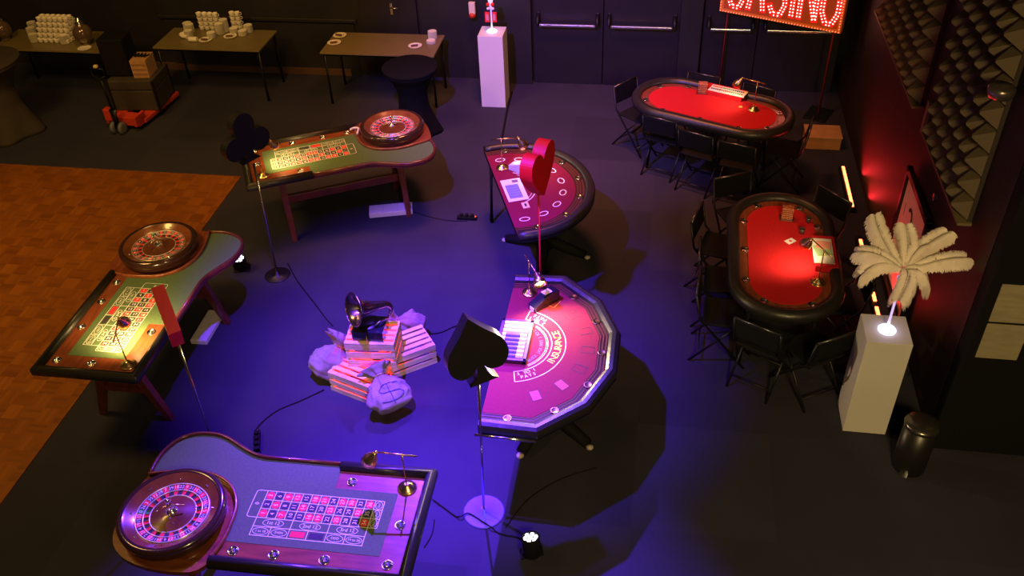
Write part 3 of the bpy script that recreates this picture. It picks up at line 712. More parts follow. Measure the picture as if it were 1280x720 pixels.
for i, (k, (bx, by), lab) in enumerate(chairs):
    o = CH0 if i == 0 else copy_tree(CH0)
    # the nearest point of the table's middle line is what the chair faces
    (cx, cy), a = PK[k][0], PK[k][1]; ax = Vector((math.cos(a), math.sin(a))); s_ = max(-.45, min(.45, (Vector((bx, by))-Vector((cx, cy))).dot(ax)))
    p = Vector((cx, cy))+ax*s_; d = (p-Vector((bx, by))).normalized()
    h = math.atan2(d.y, d.x)-PI/2+random.uniform(-.12, .12)
    o.location = (bx+d.x*.22, by+d.y*.22, 0); o.rotation_euler.z = h
    tag(o, 'black folding chair '+lab, 'chair', 'folding chairs around the poker tables')

# ------------------------------------------------------------------ brass lamps
def lamp():
    t = empty('brass_lamp', (0, 0, 0))   # arm reaches to +x
    q = B(); q.lathe([(.062, 0), (.066, .006), (.060, .014), (.046, .016), (.044, .026), (.030, .030), (.026, .040), (.012, .046)], BRASS, 32); q.build('base', t)
    q = B(); q.cyl((0, 0, .04), (0, 0, .335), .0065, BRASS, 10); q.lathe([(.001, -.012), (.012, 0), (.001, .012)], BRASS, 12, (0, 0, .335)); q.build('pole', t)
    q = B(); q.cyl((-.10, 0, .328), (.17, 0, .345), .0055, BRASS, 10); q.lathe([(.001, -.012), (.012, 0), (.001, .012)], BRASS, 12, (.17, 0, .345)); q.build('arm', t)
    q = B()
    q.lathe([(.010, 0), (.018, -.015), (.022, -.03), (.038, -.055), (.050, -.085), (.054, -.118), (.051, -.118), (.047, -.086), (.035, -.058), (.018, -.034)], BRASS, 28, caps=(True, False)); sh = q.build('shade', t); sh.location = (.17, 0, .340); sh.rotation_euler = (0, R(-32), 0)
    return t, sh
def lit_bulb(t, power, col=(1, .72, .30), strength=14, glow=True, spread=78):
    q = B(); q.lathe([(.008, -.04), (.018, -.06), (.030, -.082), (.030, -.098), (.018, -.110), (.001, -.114)], mat('lamp_bulb_%d' % strength, (1, .8, .5), .3, emit=col, es=strength), 14); q.build('bulb', t)
    l = bpy.data.lights.new('lamp_light', 'SPOT'); l.energy = power; l.color = col; l.spot_size = R(176 if strength > 20 else spread*2); l.spot_blend = .7; l.shadow_soft_size = .02
    o = bpy.data.objects.new('lamp_light', l); S.collection.objects.link(o); o.parent = t
    o.location = (0, 0, -.125)
LP, _ = lamp()
lx = []
lamps = [  # position, arm heading, power, label
    ((*tloc(0, .165, .155), .80), PI+R(2), 0, 'unlit brass lamp on the corner of the nearest roulette table'),
    ((*tloc(1, .155, .145), .80), R(108), 52, 'lit brass lamp on the near corner of the left roulette table'),
    ((*tloc(2, .176, .190), .80), R(62), 15, 'brass lamp partly hidden behind the black club sign on the rear roulette table'),
    ((*at(628, 210, .803).xy, .803), R(8), 9, 'brass lamp on the far corner of the rounded blackjack table'),
    ((*at(662, 366, .803).xy, .803), R(-62), 70, 'bright brass lamp on the far corner of the polygonal blackjack table'),
    ((*at(942, 137, .80).xy, .796), R(158), 4, 'brass lamp on the rear poker table'),
    ((*at(1022, 353, .80).xy, .796), R(122), 9, 'brass lamp on the right poker table, beside the feather pedestal')]
for i, (p, a, pw, lab) in enumerate(lamps):
    o = LP if i == 0 else copy_tree(LP); o.location = p; o.rotation_euler.z = a; tag(o, lab, 'lamp', 'brass table lamps'); lx.append(o)
for o, (p, a, pw, lab) in zip(lx, lamps):
    sh = [c for c in bpy.data.objects if c.parent == o and c.name.startswith('shade')][0]
    if 'polygonal' in lab: sh.rotation_euler = (0, R(-66), 0)
    if pw: lit_bulb(sh, pw, (1, .62, .22) if 'rear roulette' in lab or 'left roulette' in lab else (1, .74, .42), 30 if 'polygonal' in lab else 14)

# ------------------------------------------------------------------ things on the game tables
def place(o, x, y, z, a=0): o.location = (x, y, z); o.rotation_euler.z = a; return o
# dealing shoes
def shoe(name, body, accent):
    t = empty(name, (0, 0, 0)); q = B()
    pr = [(-.13, 0), (.13, 0), (.13, .10), (.05, .115), (-.13, .05)]
    q.rings([[(x, -.045, z) for x, z in pr], [(x, .045, z) for x, z in pr]], body, smooth=False); q.build('body', t)
    q = B(); q.box((.03, 0, .115), (.075, .055, .004), accent, ry(R(0))); q.M = Matrix.Translation((.0, 0, .105)) @ ry(R(-18)); q.build('top_label', t)
    q = B(); q.box((-.131, 0, .022), (.004, .05, .035), accent); q.build('card_slot', t)
    return t
o = shoe('dealing_shoe', mat('gloss_black', (.015, .012, .015), .2), WHITE); p = at(680, 380, .803); place(o, p.x, p.y, .803, R(48)); tag(o, 'black dealing shoe with white label beside the lamp on the polygonal blackjack table', 'dealing shoe')
o = shoe('dealing_shoe', mat('clear_white', (.75, .72, .80), .2), mat('grey_gloss', (.2, .2, .2), .3)); p = at(652, 214, .803); place(o, p.x, p.y, .803, R(-28)); tag(o, 'white dealing shoe on the rounded blackjack table by the red heart', 'dealing shoe')
# chip tray with rolls of chips
t = empty('chip_tray', (-1.005, 5.235, .803), 0, 'dark framed chip tray at the dealer edge of the polygonal blackjack table', 'chip tray')
q = B(); TR = mat('tray_dark', (.05, .012, .05), .4)
for (x, y, dx, dy) in ((0, .225, .26, .03), (0, -.225, .26, .03), (.115, 0, .03, .48), (-.115, 0, .03, .48)): q.box((x, y, .02), (dx, dy, .04), TR, bev=.004)
q.box((0, 0, .004), (.24, .46, .008), BLKP); q.build('frame', t)
CW = mat('chip_white', (.80, .72, .62), .5); CB = mat('chip_blue', (.10, .06, .42), .5)
def roll(two):
    q = B(); 
    seg = [(-.098, -.07, CW), (-.07, .045, CB), (.045, .098, CW)] if two else [(-.098, .098, CW)]
    for a, c, m in seg: q.M = Matrix.Translation((a, 0, 0)) @ ry(PI/2); q.lathe([(.021, 0), (.021, c-a)], m, 16, smooth=False)
    return q.build('chip_roll')
r1 = roll(False); r2 = roll(True)
for k in range(9):
    two = k > 2; src = r2 if two else r1
    o = src if k in (0, 3) else src.copy()
    if k not in (0, 3): S.collection.objects.link(o)
    o.location = (-1.005, 5.235+.19-k*.0475, .803+.032)
    tag(o, 'roll of %s gaming chips lying in the framed chip tray' % ('blue chips with white ends among' if two else 'all white'), 'chip roll', 'blue and white chip rolls' if two else 'white chip rolls')
# game sheet on the rounded blackjack table
P = [at(*q_, .804) for q_ in ((626, 226), (648, 221.5), (661, 250), (637, 254))]; c = sum(P, Vector())/4; ang = math.atan2((P[2]-P[1]).y, (P[2]-P[1]).x)
q = B(); q.box((0, 0, .003), (.40, .20, .006), mat('sheet_white', (.75, .74, .78), .6), bev=.001); t = q.build('score_sheet'); place(t, c.x, c.y, .804, ang); tag(t, 'white sheet with blue panel on the rounded blackjack table', 'paper')
q = B(); q.box((.03, -.01, .0068), (.25, .13, .0012), mat('sheet_blue', (.15, .18, .55), .6))
for k in range(6): q.box((-.08+k*.045, -.01, .0078), (.004, .11, .0008), mat('sheet_lines', (.35, .38, .75), .6))
q.box((-.15, 0.04, .0068), (.05, .06, .0012), GREYP); q.build('printed_panel', t)
p = at(657, 257, .804); q = B(); q.box((0, 0, .004), (.10, .065, .008), mat('cream_card', (.70, .55, .28), .6), bev=.001); t = q.build('playing_card_box'); place(t, p.x, p.y, .804, ang); tag(t, 'small cream card box beside the white sheet on the rounded table', 'card box')
q = B(); q.box((0, 0, .0088), (.05, .02, .001), BLKP); q.build('dark_stripe', t)
# poker table things
def papers(i, lab, off, sz):
    x, y = kloc(i, *off); q = B(); q.box((0, 0, .004), (*sz, .008), mat('tray_white', (.78, .72, .60), .6), bev=.001); t = q.build('paper_tray'); place(t, x, y, .852, PK[i][1]); tag(t, lab, 'paper'); return t
t = papers(0, 'white tray of small coloured chips on the rear poker table', (.06, .325), (.42, .15))
q = B(); cols = [BLKP, mat('chip_red', (.6, .03, .03), .5), mat('chip_green', (.05, .35, .10), .5)]
for r_ in range(2):
    for k in range(16): q.lathe([(.009, .008), (.009, .016), (.001, .016)], cols[(k//5+r_) % 3], 8, (-.18+k*.0235, -.03+r_*.06, 0))
tag(q.build('chips', t), kind='stuff')
t = papers(1, 'white sheet with notes spread on it on the right poker table', (.03, .325), (.36, .17))
q = B(); q.box((.00, .00, .010), (.15, .14, .002), mat('note_green', (.35, .50, .22), .7), rz(.2)); q.build('green_note', t)
q = B(); q.box((-.08, .01, .012), (.11, .12, .002), mat('note_pink', (.80, .32, .22), .7), rz(-.1)); q.build('pink_note', t)
BRK = mat('woven_brown', (.42, .14, .06), .7, var=.5, vs=60)
for i, off, lab in ((0, (-.22, .27), 'small brown patterned block on the rear poker table'), (1, (-.53, .06), 'small brown patterned block at the far end of the right poker table')):
    x, y = kloc(i, *off); t = empty('card_rack', (x, y, .796), R(-4), lab, 'block')
    q = B(); q.box((0, 0, .065), (.10, .07, .12), BRK, bev=.004)
    for k in range(5): q.box((0, -.036, .02+k*.022), (.092, .006, .006), MAHOG)
    q.build('block_body', t)
    q = B(); q.box((0, 0, .004), (.13, .10, .008), DKWOOD, bev=.002); q.build('foot_plate', t)
p = at(926, 134, .80); q = B(); q.lathe([(.022, 0), (.024, .004), (.022, .01), (.001, .01)], mat('orange_disc', (.8, .35, .08), .5), 18); t = q.build('dealer_button'); place(t, p.x, p.y, .797); tag(t, 'small orange disc beside the chip tray on the rear poker table', 'disc')
p = at(988, 301, .80); q = B(); q.box((0, 0, .001), (.09, .063, .002), WHITE, bev=.0005); t = q.build('playing_card'); place(t, p.x, p.y, .7965, R(40)); tag(t, 'single card lying face up on the red felt of the right poker table', 'card')
q = B(); q.poly([(0, .018, .0024), (-.016, 0, .0024), (0, -.018, .0024), (.016, 0, .0024)], REDP); q.build('red_pip', t, auto='keep')
for (px_, py_, lab) in ((1010, 277, 'small dark tumbler at the far right of the right poker table'), (1002, 291, 'small dark tumbler in the middle of the right poker table')):
    p = at(px_, py_, .80); q = B(); q.lathe([(.022, 0), (.028, .05), (.026, .05), (.020, .006)], mat('dark_glass', (.05, .03, .03), .1), 16, caps=(True, True)); t = q.build('tumbler'); place(t, p.x, p.y, .7965); tag(t, lab, 'glass', 'dark tumblers on the right poker table')

# ball marker crescent on the rear roulette table
p = at(444, 163, .82); q = B(); q.tube(spline([(-.05, .02, 0), (0, .04, 0), (.04, .01, 0), (.02, -.05, 0), (0, -.10, 0)], 4), .012, mat('pale_plastic', (.7, .65, .75), .3)); t = q.build('ball_hook'); place(t, p.x, p.y, .832, R(30)); tag(t, 'pale curved hook lying on the rear roulette table beside its wheel', 'hook')

# ------------------------------------------------------------------ card suit signs
def stand_base(t, r_, m): 
    q = B(); q.lathe([(r_, 0), (r_, .006), (r_-.01, .012), (.02, .016), (.016, .05)], m, 40); q.build('base_plate', t)
def pole(t, dx, dy, h, m):
    q = B(); q.cyl((0, 0, .01), (dx, dy, h), .011, m, 12); q.build('pole', t)
def extrude(pts, th, m, side, name, t, M_):
    q = B(); q.M = M_ @ rx(PI/2) @ Matrix.Translation((0, 0, -th/2)); q.plate(pts, 0, th, m, side=side); return q.build(name, t)
def arcp(cx, cy, r_, a0, a1, n=10): return [(cx+r_*math.cos(R(a0+(a1-a0)*i/n)), cy+r_*math.sin(R(a0+(a1-a0)*i/n))) for i in range(n+1)]
SBLK = mat('sign_black', (.010, .009, .009), .6, spec=.2); SBLS = mat('sign_black_side', (.014, .014, .014), .3); SRED = mat('suit_red', (.62, .010, .008), .5, spec=.25)
# spade
b0 = at(605, 640); h0 = at(598, 474, 1.40)
t = empty('spade_sign', b0, 0, 'black spade sign on a steel pole with a round pale base', 'sign')
stand_base(t, .155, mat('pale_base', (.13, .09, .55), .5)); pole(t, h0.x-b0.x, h0.y-b0.y, 1.40, CHROME)
sp = [(0, .30)]+spline([(0, .30), (.07, .20), (.15, .10), (.175, .02), (.165, -.05), (.12, -.10), (.06, -.095), (.022, -.055)], 4)[1:]+[(.022, -.055)]
sp = [tuple(p) for p in sp]+[tuple(p) for p in spline([(.03, -.10), (.05, -.145), (.085, -.175)], 3)]
half = sp; full = half+[(-x, y) for x, y in half[::-1] if x > 1e-6]
def dedupe(P):
    o = []
    for p in P:
        if not o or (Vector(p)-Vector(o[-1])).length > 1e-4: o.append(tuple(p))
    if (Vector(o[0])-Vector(o[-1])).length < 1e-4: o.pop()
    return o
extrude(dedupe(full), .085, SBLK, SBLS, 'spade', t, Matrix.Translation((h0.x-b0.x, h0.y-b0.y, 1.61)) @ rz(R(30)) @ rx(R(-10)) @ ry(R(-6)) @ Matrix.Diagonal((1.18, 1.2, 1.06, 1)))
# club
b0 = at(347, 344); h0 = at(317, 205, 1.33)
t = empty('club_sign', b0, 0, 'black club sign on a thin pole in front of the rear roulette table', 'sign')
stand_base(t, .13, BLACK); pole(t, h0.x-b0.x, h0.y-b0.y, 1.33, CHROME)
lobes = arcp(-.115, 0, .095, 300, 70, 14)+arcp(0, .165, .10, 215, -35, 18)+arcp(.115, 0, .095, 110, -120, 14)+[(.03, -.06), (.04, -.11), (.09, -.15), (-.09, -.15), (-.04, -.11), (-.03, -.06)]
lobes = arcp(-.115, 0, .098, 290, 75, 14)+arcp(0, .165, .10, 205, -25, 18)+arcp(.115, 0, .098, 105, -110, 14)+[(.03, -.06), (.04, -.11), (.09, -.15), (-.09, -.15), (-.04, -.11), (-.03, -.06)]
extrude(dedupe(lobes), .075, SBLK, SBLS, 'club', t, Matrix.Translation((h0.x-b0.x-.03, h0.y-b0.y, 1.55)) @ rz(R(60)) @ Matrix.Scale(1.15, 4))
# heart
b0 = at(677, 400); h0 = at(673, 243, 1.40)
t = empty('heart_sign', b0, 0, 'red heart sign on a thin red pole over the rounded blackjack table', 'sign')
stand_base(t, .13, BLACK); pole(t, h0.x-b0.x, h0.y-b0.y, 1.40, mat('red_pole_gloss', (.45, .01, .02), .25))
he = spline([(0, .0), (.10, .10), (.17, .20), (.175, .285), (.13, .335), (.07, .335), (.02, .30), (0, .265)], 4)
he = [tuple(p) for p in he]; he = he+[(-x, y) for x, y in he[::-1]]
extrude(dedupe(he), .085, SRED, SRED, 'heart', t, Matrix.Translation((h0.x-b0.x, h0.y-b0.y, 1.40)) @ rz(R(74)) @ Matrix.Scale(1.33, 4))
# diamond
h0 = at(222, 428, 1.30); b0 = Vector((h0.x, h0.y, 0))+Vector((-.02, .02, 0))
t = empty('diamond_sign', b0, 0, 'red diamond sign seen edge-on above a steel pole, between two roulette tables', 'sign')
stand_base(t, .13, BLACK); pole(t, h0.x-b0.x, h0.y-b0.y, 1.30, CHROME)
extrude([(0, 0), (.16, .22), (0, .44), (-.16, .22)], .07, SRED, SRED, 'diamond', t, Matrix.Translation((h0.x-b0.x, h0.y-b0.y, 1.27)) @ rz(R(128)) @ Matrix.Scale(1.25, 4))

# ------------------------------------------------------------------ crates, sacks, gramophone
def crate(x, y, z, L, W, H, a, lab):
    t = empty('wooden_crate', (x, y, z), a, lab, 'crate', 'wooden crates under the gramophone')
    q = B(); n = 3; g = .024; sh = (H-(n-1)*g)/n
    for k in range(n):
        zc = k*(sh+g)+sh/2
        for sy in (-1, 1): q.box((0, sy*(W/2-.006), zc), (L, .012, sh), CRATE, bev=.0015)
        for sx in (-1, 1): q.box((sx*(L/2-.006), 0, zc), (.012, W-.024, sh), CRATE, bev=.0015)
    q.build('side_slats', t)
    q = B(); m = 5; sw = (W-(m-1)*g)/m
    for k in range(m): q.box((0, -W/2+k*(sw+g)+sw/2, H-.005+.006), (L, sw, .012), CRATE, bev=.0015)
    q.build('top_slats', t)
    q = B()
    for sx in (-1, 1):
        for sy in (-1, 1): q.box((sx*(L/2-.024), sy*(W/2-.024), H/2), (.022, .022, H-.01), CRATE)
    q.build('corner_posts', t)
    return t
c1 = crate(-2.42, 5.39, 0, .43, .30, .21, R(-19), 'front left wooden crate at floor level with red light between its slats')
c3 = crate(-2.09, 5.77, 0, .44, .32, .21, R(36), 'right-hand wooden crate at floor level')
c2 = crate(-2.305, 5.575, .222, .43, .31, .26, R(4), 'upper wooden crate carrying the gramophone, red light between its slats')
for c_, e in ((c1, 9.), (c2, 9.)):
    l = light('crate_glow', 'POINT', (0, 0, .1), e, (1, .02, .02), shadow_soft_size=.03); l.parent = c_
BR2 = mat('antique_brass', (.46, .36, .30), .22, 1.)
t = empty('gramophone', (-2.31, 5.57, .494), R(2), 'gramophone with flared metal horn on the upper crate', 'gramophone')
q = B(); q.box((0, -.01, .05), (.27, .22, .10), mat('piano_black', (.012, .012, .02), .15, coat=.5), bev=.006); q.build('cabinet', t)
q = B(); q.lathe([(.095, .102), (.098, .106), (.095, .112), (.001, .113)], BLACK, 32, (-.01, 0, 0)); q.build('turntable', t)
q = B(); q.cyl((0, -.12, .06), (0, -.145, .06), .006, BRASS); q.cyl((0, -.145, .06), (0, -.15, .02), .005, BRASS); q.build('crank', t)
q = B(); arm = spline([(.15, .08, .11), (.175, .10, .19), (.15, .09, .245), (.09, .05, .265), (.02, 0, .28), (-.05, -.05, .30), (-.09, -.085, .315)], 4)
n = len(arm); rad = [.012+.014*min(1, i/8)+.035*max(0, (i-8)/(n-9))+(max(0, (i-8)/(n-9)))**3.2*.082 for i in range(n)]
q2 = [Vector(p) for p in arm]
rs = []
for i, p in enumerate(q2):
    d = (q2[min(i+1, n-1)]-q2[max(i-1, 0)]).normalized(); s1 = d.cross(Vector((0, 1, 0))).normalized() if abs(d.y) < .9 else Vector((1, 0, 0)); s2 = d.cross(s1)
    rs.append([p+(s1*math.cos(2*PI*k/28)+s2*math.sin(2*PI*k/28))*rad[i] for k in range(28)])
q.rings(rs, BR2, caps=(True, False))
rin = [[q2[i]+(v-q2[i])*.97 for v in r_] for i, r_ in enumerate(rs)]
q.rings(rin[::-1], BR2, caps=(False, False)); q.build('horn', t)
q = B(); q.tube(rs[-1]+rs[-1][:1], .005, BR2, 6); q.build('horn_lip', t)
q = B(); q.tube(spline([(.15, .07, .11), (.11, -.03, .155), (.06, -.06, .13)], 4), .008, CHROME); q.build('tone_arm', t)

def sack(loc, rot, lab, L=.36, Rm=.135, seed=0, dollar=False, squash=.75):
    t = empty('burlap_sack', loc, 0, lab, 'sack', 'burlap sacks around the crates'); t.rotation_euler = rot
    def pt(u, v, off=0.):
        # u 0..1 from bottom to frilled mouth, v angle
        prof = [(0, .02), (.03, .62), (.10, .92), (.26, 1.06), (.46, .96), (.62, .66), (.73, .36), (.78, .22), (.85, .42), (1., .78)]
        for (a, ra), (b_, rb) in zip(prof, prof[1:]):
            if u <= b_: k = (u-a)/(b_-a); k = k*k*(3-2*k) if a > .03 else k**.5; r_ = ra+(rb-ra)*k; break
        base = r_*Rm; p = Vector((math.cos(v), math.sin(v), u*3))
        wr = noise.noise(Vector((math.cos(v)*2.2, math.sin(v)*2.2, u*1.2+seed*3)))
        nz = noise.noise(p*1.3+Vector((seed*9, 0, 0)))*.20+.05*math.sin(u*13+7*wr+2*math.sin(v))*min(1, u*3)+noise.noise(p*6+Vector((0, seed*5, 0)))*.04
        fk = min(1, max(0, (u-.30)/.4)); fold = .17*math.sin(v*8+seed+3*u)*fk+.06*math.sin(v*17+2*seed+5*wr)*min(1, u*2)+(.22*math.sin(v*5+seed) if u > .80 else 0)*(u-.80)/.20
        base *= 1+nz+fold; base += off
        x = base*math.cos(v)*1.15; y = base*math.sin(v)*squash; 
        return Vector((x, y, u*L))
    q = B(); nu, nv = 40, 56; rs = [[pt(i/nu, 2*PI*k/nv) for k in range(nv)] for i in range(nu+1)]; q.rings(rs, BURLAP, caps=(True, False)); q.build('cloth', t)
    q = B(); q.tube([pt(.80, 2*PI*k/20, .004) for k in range(21)], .006, mat('twine', (.45, .30, .16), .9), 6); q.build('twine_tie', t)
    if dollar:
        q = B(); sc = .9
        Sx = [(.30, .62), (.12, .72), (-.15, .72), (-.32, .58), (-.22, .40), (.0, .33), (.24, .26), (.34, .10), (.18, -.06), (-.1, -.08), (-.32, .03)]
        pts = spline([Vector((a, b_)) for a, b_ in Sx], 6)
        v0 = dollar
        q.tube([pt(.16+(p.y+.08)*.46, v0+p.x*1.75, .002) for p in pts], .0055, mat('ink_blue', (.06, .05, .13), .9), 5)
        q.tube([pt(.10+.44*k/14, v0-.02, .002) for k in range(15)], .0045, mat('ink_blue'), 5); q.build('dollar_mark', t)
    return t
sack((-2.00, 5.06, .10), (R(-58), 0, R(42)), 'burlap sack with a blue dollar mark lying in front of the crates', .42, .155, 1, dollar=-PI/2, squash=.66)
sack((-2.76, 5.43, .03), (R(-26), R(26), R(0)), 'plain burlap sack slumped at the left side of the crates', .42, .150, 2, squash=.85)
sack((-2.00, 6.08, .12), (R(-20), R(-68), R(28)), 'pale burlap sack lying behind the gramophone on the right crate', .34, .125, 3, squash=.6)

# ------------------------------------------------------------------ floor spots, cables, boxes
def par(x, y, a, tilt, lab, on=True):
    t = empty('floor_spotlight', (x, y, 0), a, lab, 'stage light', 'small floor spotlights')
    M_ = Matrix.Translation((0, 0, .10)) @ rx(tilt)
    q = B(); q.M = M_; q.lathe([(.045, -.085), (.062, -.07), (.065, .06), (.068, .085), (.060, .085), (.058, .07), (.001, .068)], BLACKM, 24); q.build('housing', t)
    q = B()
    for sx in (-1, 1): q.tube([(sx*.075, 0, .10), (sx*.075, .03, .01)], .008, BLACK)
    q.box((0, .03, .008), (.17, .12, .012), BLACK, bev=.003); q.build('bracket', t)
    q = B(); q.M = M_; n_ = [(0, 0)]+[(.038*math.cos(k*PI/3), .038*math.sin(k*PI/3)) for k in range(6)]
    for x_, y_ in n_: q.lathe([(.012, .070), (.013, .080), (.009, .086), (.001, .088)], mat('led_white', (1, 1, 1), .3, emit=(.9, .9, 1), es=11.), 12, (x_, y_, 0))
    q.build('led_lens', t)
par(-.69, 3.87, R(20), R(-18), 'small black floor spotlight with seven white LEDs near the spade sign')
p_ = at(303, 338); par(p_.x, p_.y, R(20), R(15), 'small floor spotlight glaring white beside the left roulette table tip')
def slab(p0, p1, dep, h, lab, ang=None):
    a = Vector(p0[:2]); c = Vector(p1[:2]); m = (a+c)/2; d = c-a
    t = empty('white_fixture', (m.x, m.y, 0), math.atan2(d.y, d.x), lab, 'floor light', 'long pale fixtures under the roulette tables')
    q = B(); q.box((0, dep/2, h/2), (d.length, dep, h), mat('pale_case', (.55, .52, .58), .5), bev=.006); q.build('case', t)
    q = B()
    for k in range(3): q.box(((k-1)*d.length/3, dep/2, h+.001), (d.length/3-.01, dep*.8, .004), mat('pale_lid', (.65, .60, .68), .45), bev=.001)
    q.build('lid_panel', t)
slab(at(462, 273), at(516, 268), .17, .06, 'long pale case on the floor under the rear roulette table')
slab(at(239, 430), at(262, 392), -.16, .05, 'long pale case on the floor beside the left roulette table')
def cable(pts, lab, r_=.006):
    P = [at(x, y).to_2d() for x, y in pts]; o = B(); o.tube([(p.x, p.y, r_+.001+(.016 if (p-Vector((-1.10, 4.20))).length < .20 else 0)) for p in spline(P, 6)], r_, BLACKM, 6)
    tag(o.build('cable'), lab, 'cable')
cable([(360, 330), (372, 352), (392, 378), (407, 398), (416, 408)], 'black cable running from the club sign to the gramophone crates')
cable([(405, 488), (375, 502), (345, 515), (322, 535), (318, 552), (326, 566)], 'black cable curving from the crates to the nearest roulette table')
cable([(540, 418), (552, 416), (570, 408), (590, 404)], 'black cable leading right from the crates behind the spade sign')
cable([(541, 625), (556, 636), (574, 648), (586, 644), (606, 656), (626, 668), (645, 672), (655, 676)], 'black cable crossing the pale base of the spade sign to the floor spotlight')
cable([(543, 650), (540, 668), (530, 685)], 'short cable loop beside the rail of the nearest roulette table', .004)
cable([(508, 262), (535, 271), (560, 276), (584, 277)], 'thin cable from the rear roulette table to the floor power box', .004)
cable([(640, 116), (634, 138), (629, 165), (626, 182)], 'thick black cable cover running from the rear pedestal to the rounded blackjack table', .012)
cable([(632, 660), (660, 625), (700, 600), (745, 585)], 'faint cable in the shadow of the polygonal blackjack table', .004)
cable([(1150, 400), (1155, 430), (1135, 470)], 'cable on the floor behind the feather pedestal', .005)
def power(x, y, a, lab):
    p = at(x, y); t = empty('power_strip', (p.x, p.y, 0), a, lab, 'power strip', 'power strips on the floor')
    q = B(); q.box((0, 0, .02), (.22, .05, .04), BLACKM, bev=.005); 
    for k in range(3): q.lathe([(.018, .04), (.018, .07), (.001, .072)], BLACKM, 12, (-.06+.06*k, 0, 0))
    q.build('strip_body', t)
    q = B(); q.box((.095, 0, .042), (.012, .012, .006), mat('red_dot', (1, .05, .02), .3, emit=(1, .05, .02), es=4)); q.build('indicator_light', t)
power(584, 274, R(0), 'black power strip with red dot beside the rounded blackjack table leg')
power(322, 553, R(110), 'black power strip with red dot beside the nearest roulette table')
# pedal bin
t = empty('pedal_bin', (2.10, 5.06, 0), 0, 'black and steel pedal bin on the floor beside the feather pedestal', 'bin')
q = B(); q.lathe([(.122, 0), (.124, .02), (.122, .45)], mat('bin_dark', (.012, .011, .010), .35, .2), 36); q.build('body', t)
q = B(); q.lathe([(.127, .45), (.129, .465), (.118, .482), (.07, .496), (.001, .50)], mat('bin_lid', (.16, .15, .13), .25, .9), 36); q.build('lid', t)
q = B(); q.box((-.06, -.125, .02), (.06, .05, .012), CHROME, rz(R(-25)), bev=.003); q.build('pedal', t)

# ------------------------------------------------------------------ buffet tables at the back
TOPM = mat('olive_table_top', (.17, .13, .050), .35, var=.06, vs=3)
def buffet(x0, x1, y0, y1, lab):
    t = empty('buffet_table', ((x0+x1)/2, (y0+y1)/2, 0), 0, lab, 'table', 'buffet tables along the rear wall'); L = x1-x0; W = y1-y0
    q = B(); q.box((0, 0, .733), (L, W, .024), TOPM, bev=.003); q.build('tabletop', t)
    q = B(); q.box((0, 0, .70), (L-.10, W-.10, .04), BLACKM); q.build('apron', t)
    for sx in (-1, 1):
        for sy in (-1, 1):
            q = B(); q.cyl((sx*(L/2-.04), sy*(W/2-.04), .72), (sx*(L/2-.04), sy*(W/2-.04), 0), .018, BLACK, 12); q.build('leg', t)
    return t
buffet(-6.74, -5.23, 10.56, 11.22, 'middle buffet table with cups and saucer stacks along the rear wall')
buffet(-4.40, -2.88, 10.56, 11.22, 'right-hand buffet table with three plates, behind the covered bar table')
buffet(-9.0, -7.30, 10.36, 11.02, 'left-hand buffet table with a pyramid of cups and glass globes')
def saucer():
    q = B(); q.lathe([(.028, 0), (.055, .006), (.060, .009), (.054, .0085), (.026, .004), (.001, .004)], PORC, 20, caps=(True, False)); return q.build('saucer')
SAU = saucer(); first = [True]
def stack(x, y, n, lab, grp, z=.745, dz=.0085):
    for k in range(n):
        o = SAU if first[0] else SAU.copy()
        if not first[0]: S.collection.objects.link(o)
        first[0] = False
        o.location = (x, y, z+k*dz); o.rotation_euler.z = random.random(); tag(o, lab, 'saucer', grp)
def pz(x, y, z=.745): p = at(x, y, z); return p.x, p.y
G2 = 'saucers stacked on the middle buffet table'; G1 = 'saucers stacked on the left buffet table'
for (x, y, n, w_) in ((240, 34, 13, 'rear left'), (238.5, 40, 13, 'second left'), (237, 47, 12, 'third left'), (276, 42, 17, 'tall middle'), (284, 37, 20, 'tall rear right'), (265, 47, 9, 'low front'), (304, 44, 8, 'low right'), (312, 39.5, 12, 'far right') , (293, 41, 8, 'short central')):
    X, Y = pz(x, min(y, 49)); Y = min(Y, 11.14); stack(X, Y, n, 'cream saucer in the %s stack on the middle buffet table' % w_, G2)
for (x, y, n, w_) in ((44, 52, 13, 'front left'), (41, 44, 13, 'middle left'), (42, 37, 13, 'rear left'), (82, 54, 14, 'front right'), (86, 46, 14, 'rear right')):
    X, Y = pz(x, y); stack(X, Y, n, 'cream saucer in the %s stack beside the cup pyramid' % w_, G1)
def cup():
    t = empty('cup', (0, 0, 0)); q = B(); q.lathe([(.022, 0), (.030, .015), (.036, .05), (.038, .06), (.035, .059), (.032, .04), (.02, .008), (.001, .006)], PORC, 18, caps=(True, False)); q.build('bowl', t)
    q = B(); q.tube(spline([(.034, 0, .048), (.056, 0, .045), (.054, 0, .02), (.031, 0, .018)], 4), .004, PORC, 6); q.build('handle', t); return t
CUP = cup(); fst = [True]
def addcup(x, y, z, lab, grp, a=None):
    o = CUP if fst[0] else copy_tree(CUP); fst[0] = False; o.location = (x, y, z); o.rotation_euler.z = random.uniform(-.5, .5) if a is None else a; tag(o, lab, 'cup', grp)
X, Y = pz(52, 54); 
for lv in range(5):
    for r_ in range(3 if lv < 4 else 2):
        for k in range(6): addcup(X-.02+k*.079, Y+.03+r_*.082+lv*.03, .745+lv*.062, 'cream cup in the pyramid of cups on the left buffet table', 'cups of the pyramid')
X, Y = pz(252, 38)
for lv in range(4):
    for k in range(4): addcup(X+k*.079, Y+.03, .745+lv*.061, 'cream cup in the stacked rows behind the saucers on the middle buffet table', 'stacked cups on the middle buffet table')
X, Y = pz(291, 39)
for lv in range(4):
    for k in range(2): addcup(X+.0+k*.079, Y+.08, .745+lv*.061, 'cream cup in the small right-hand group on the middle buffet table', 'small group of cups')
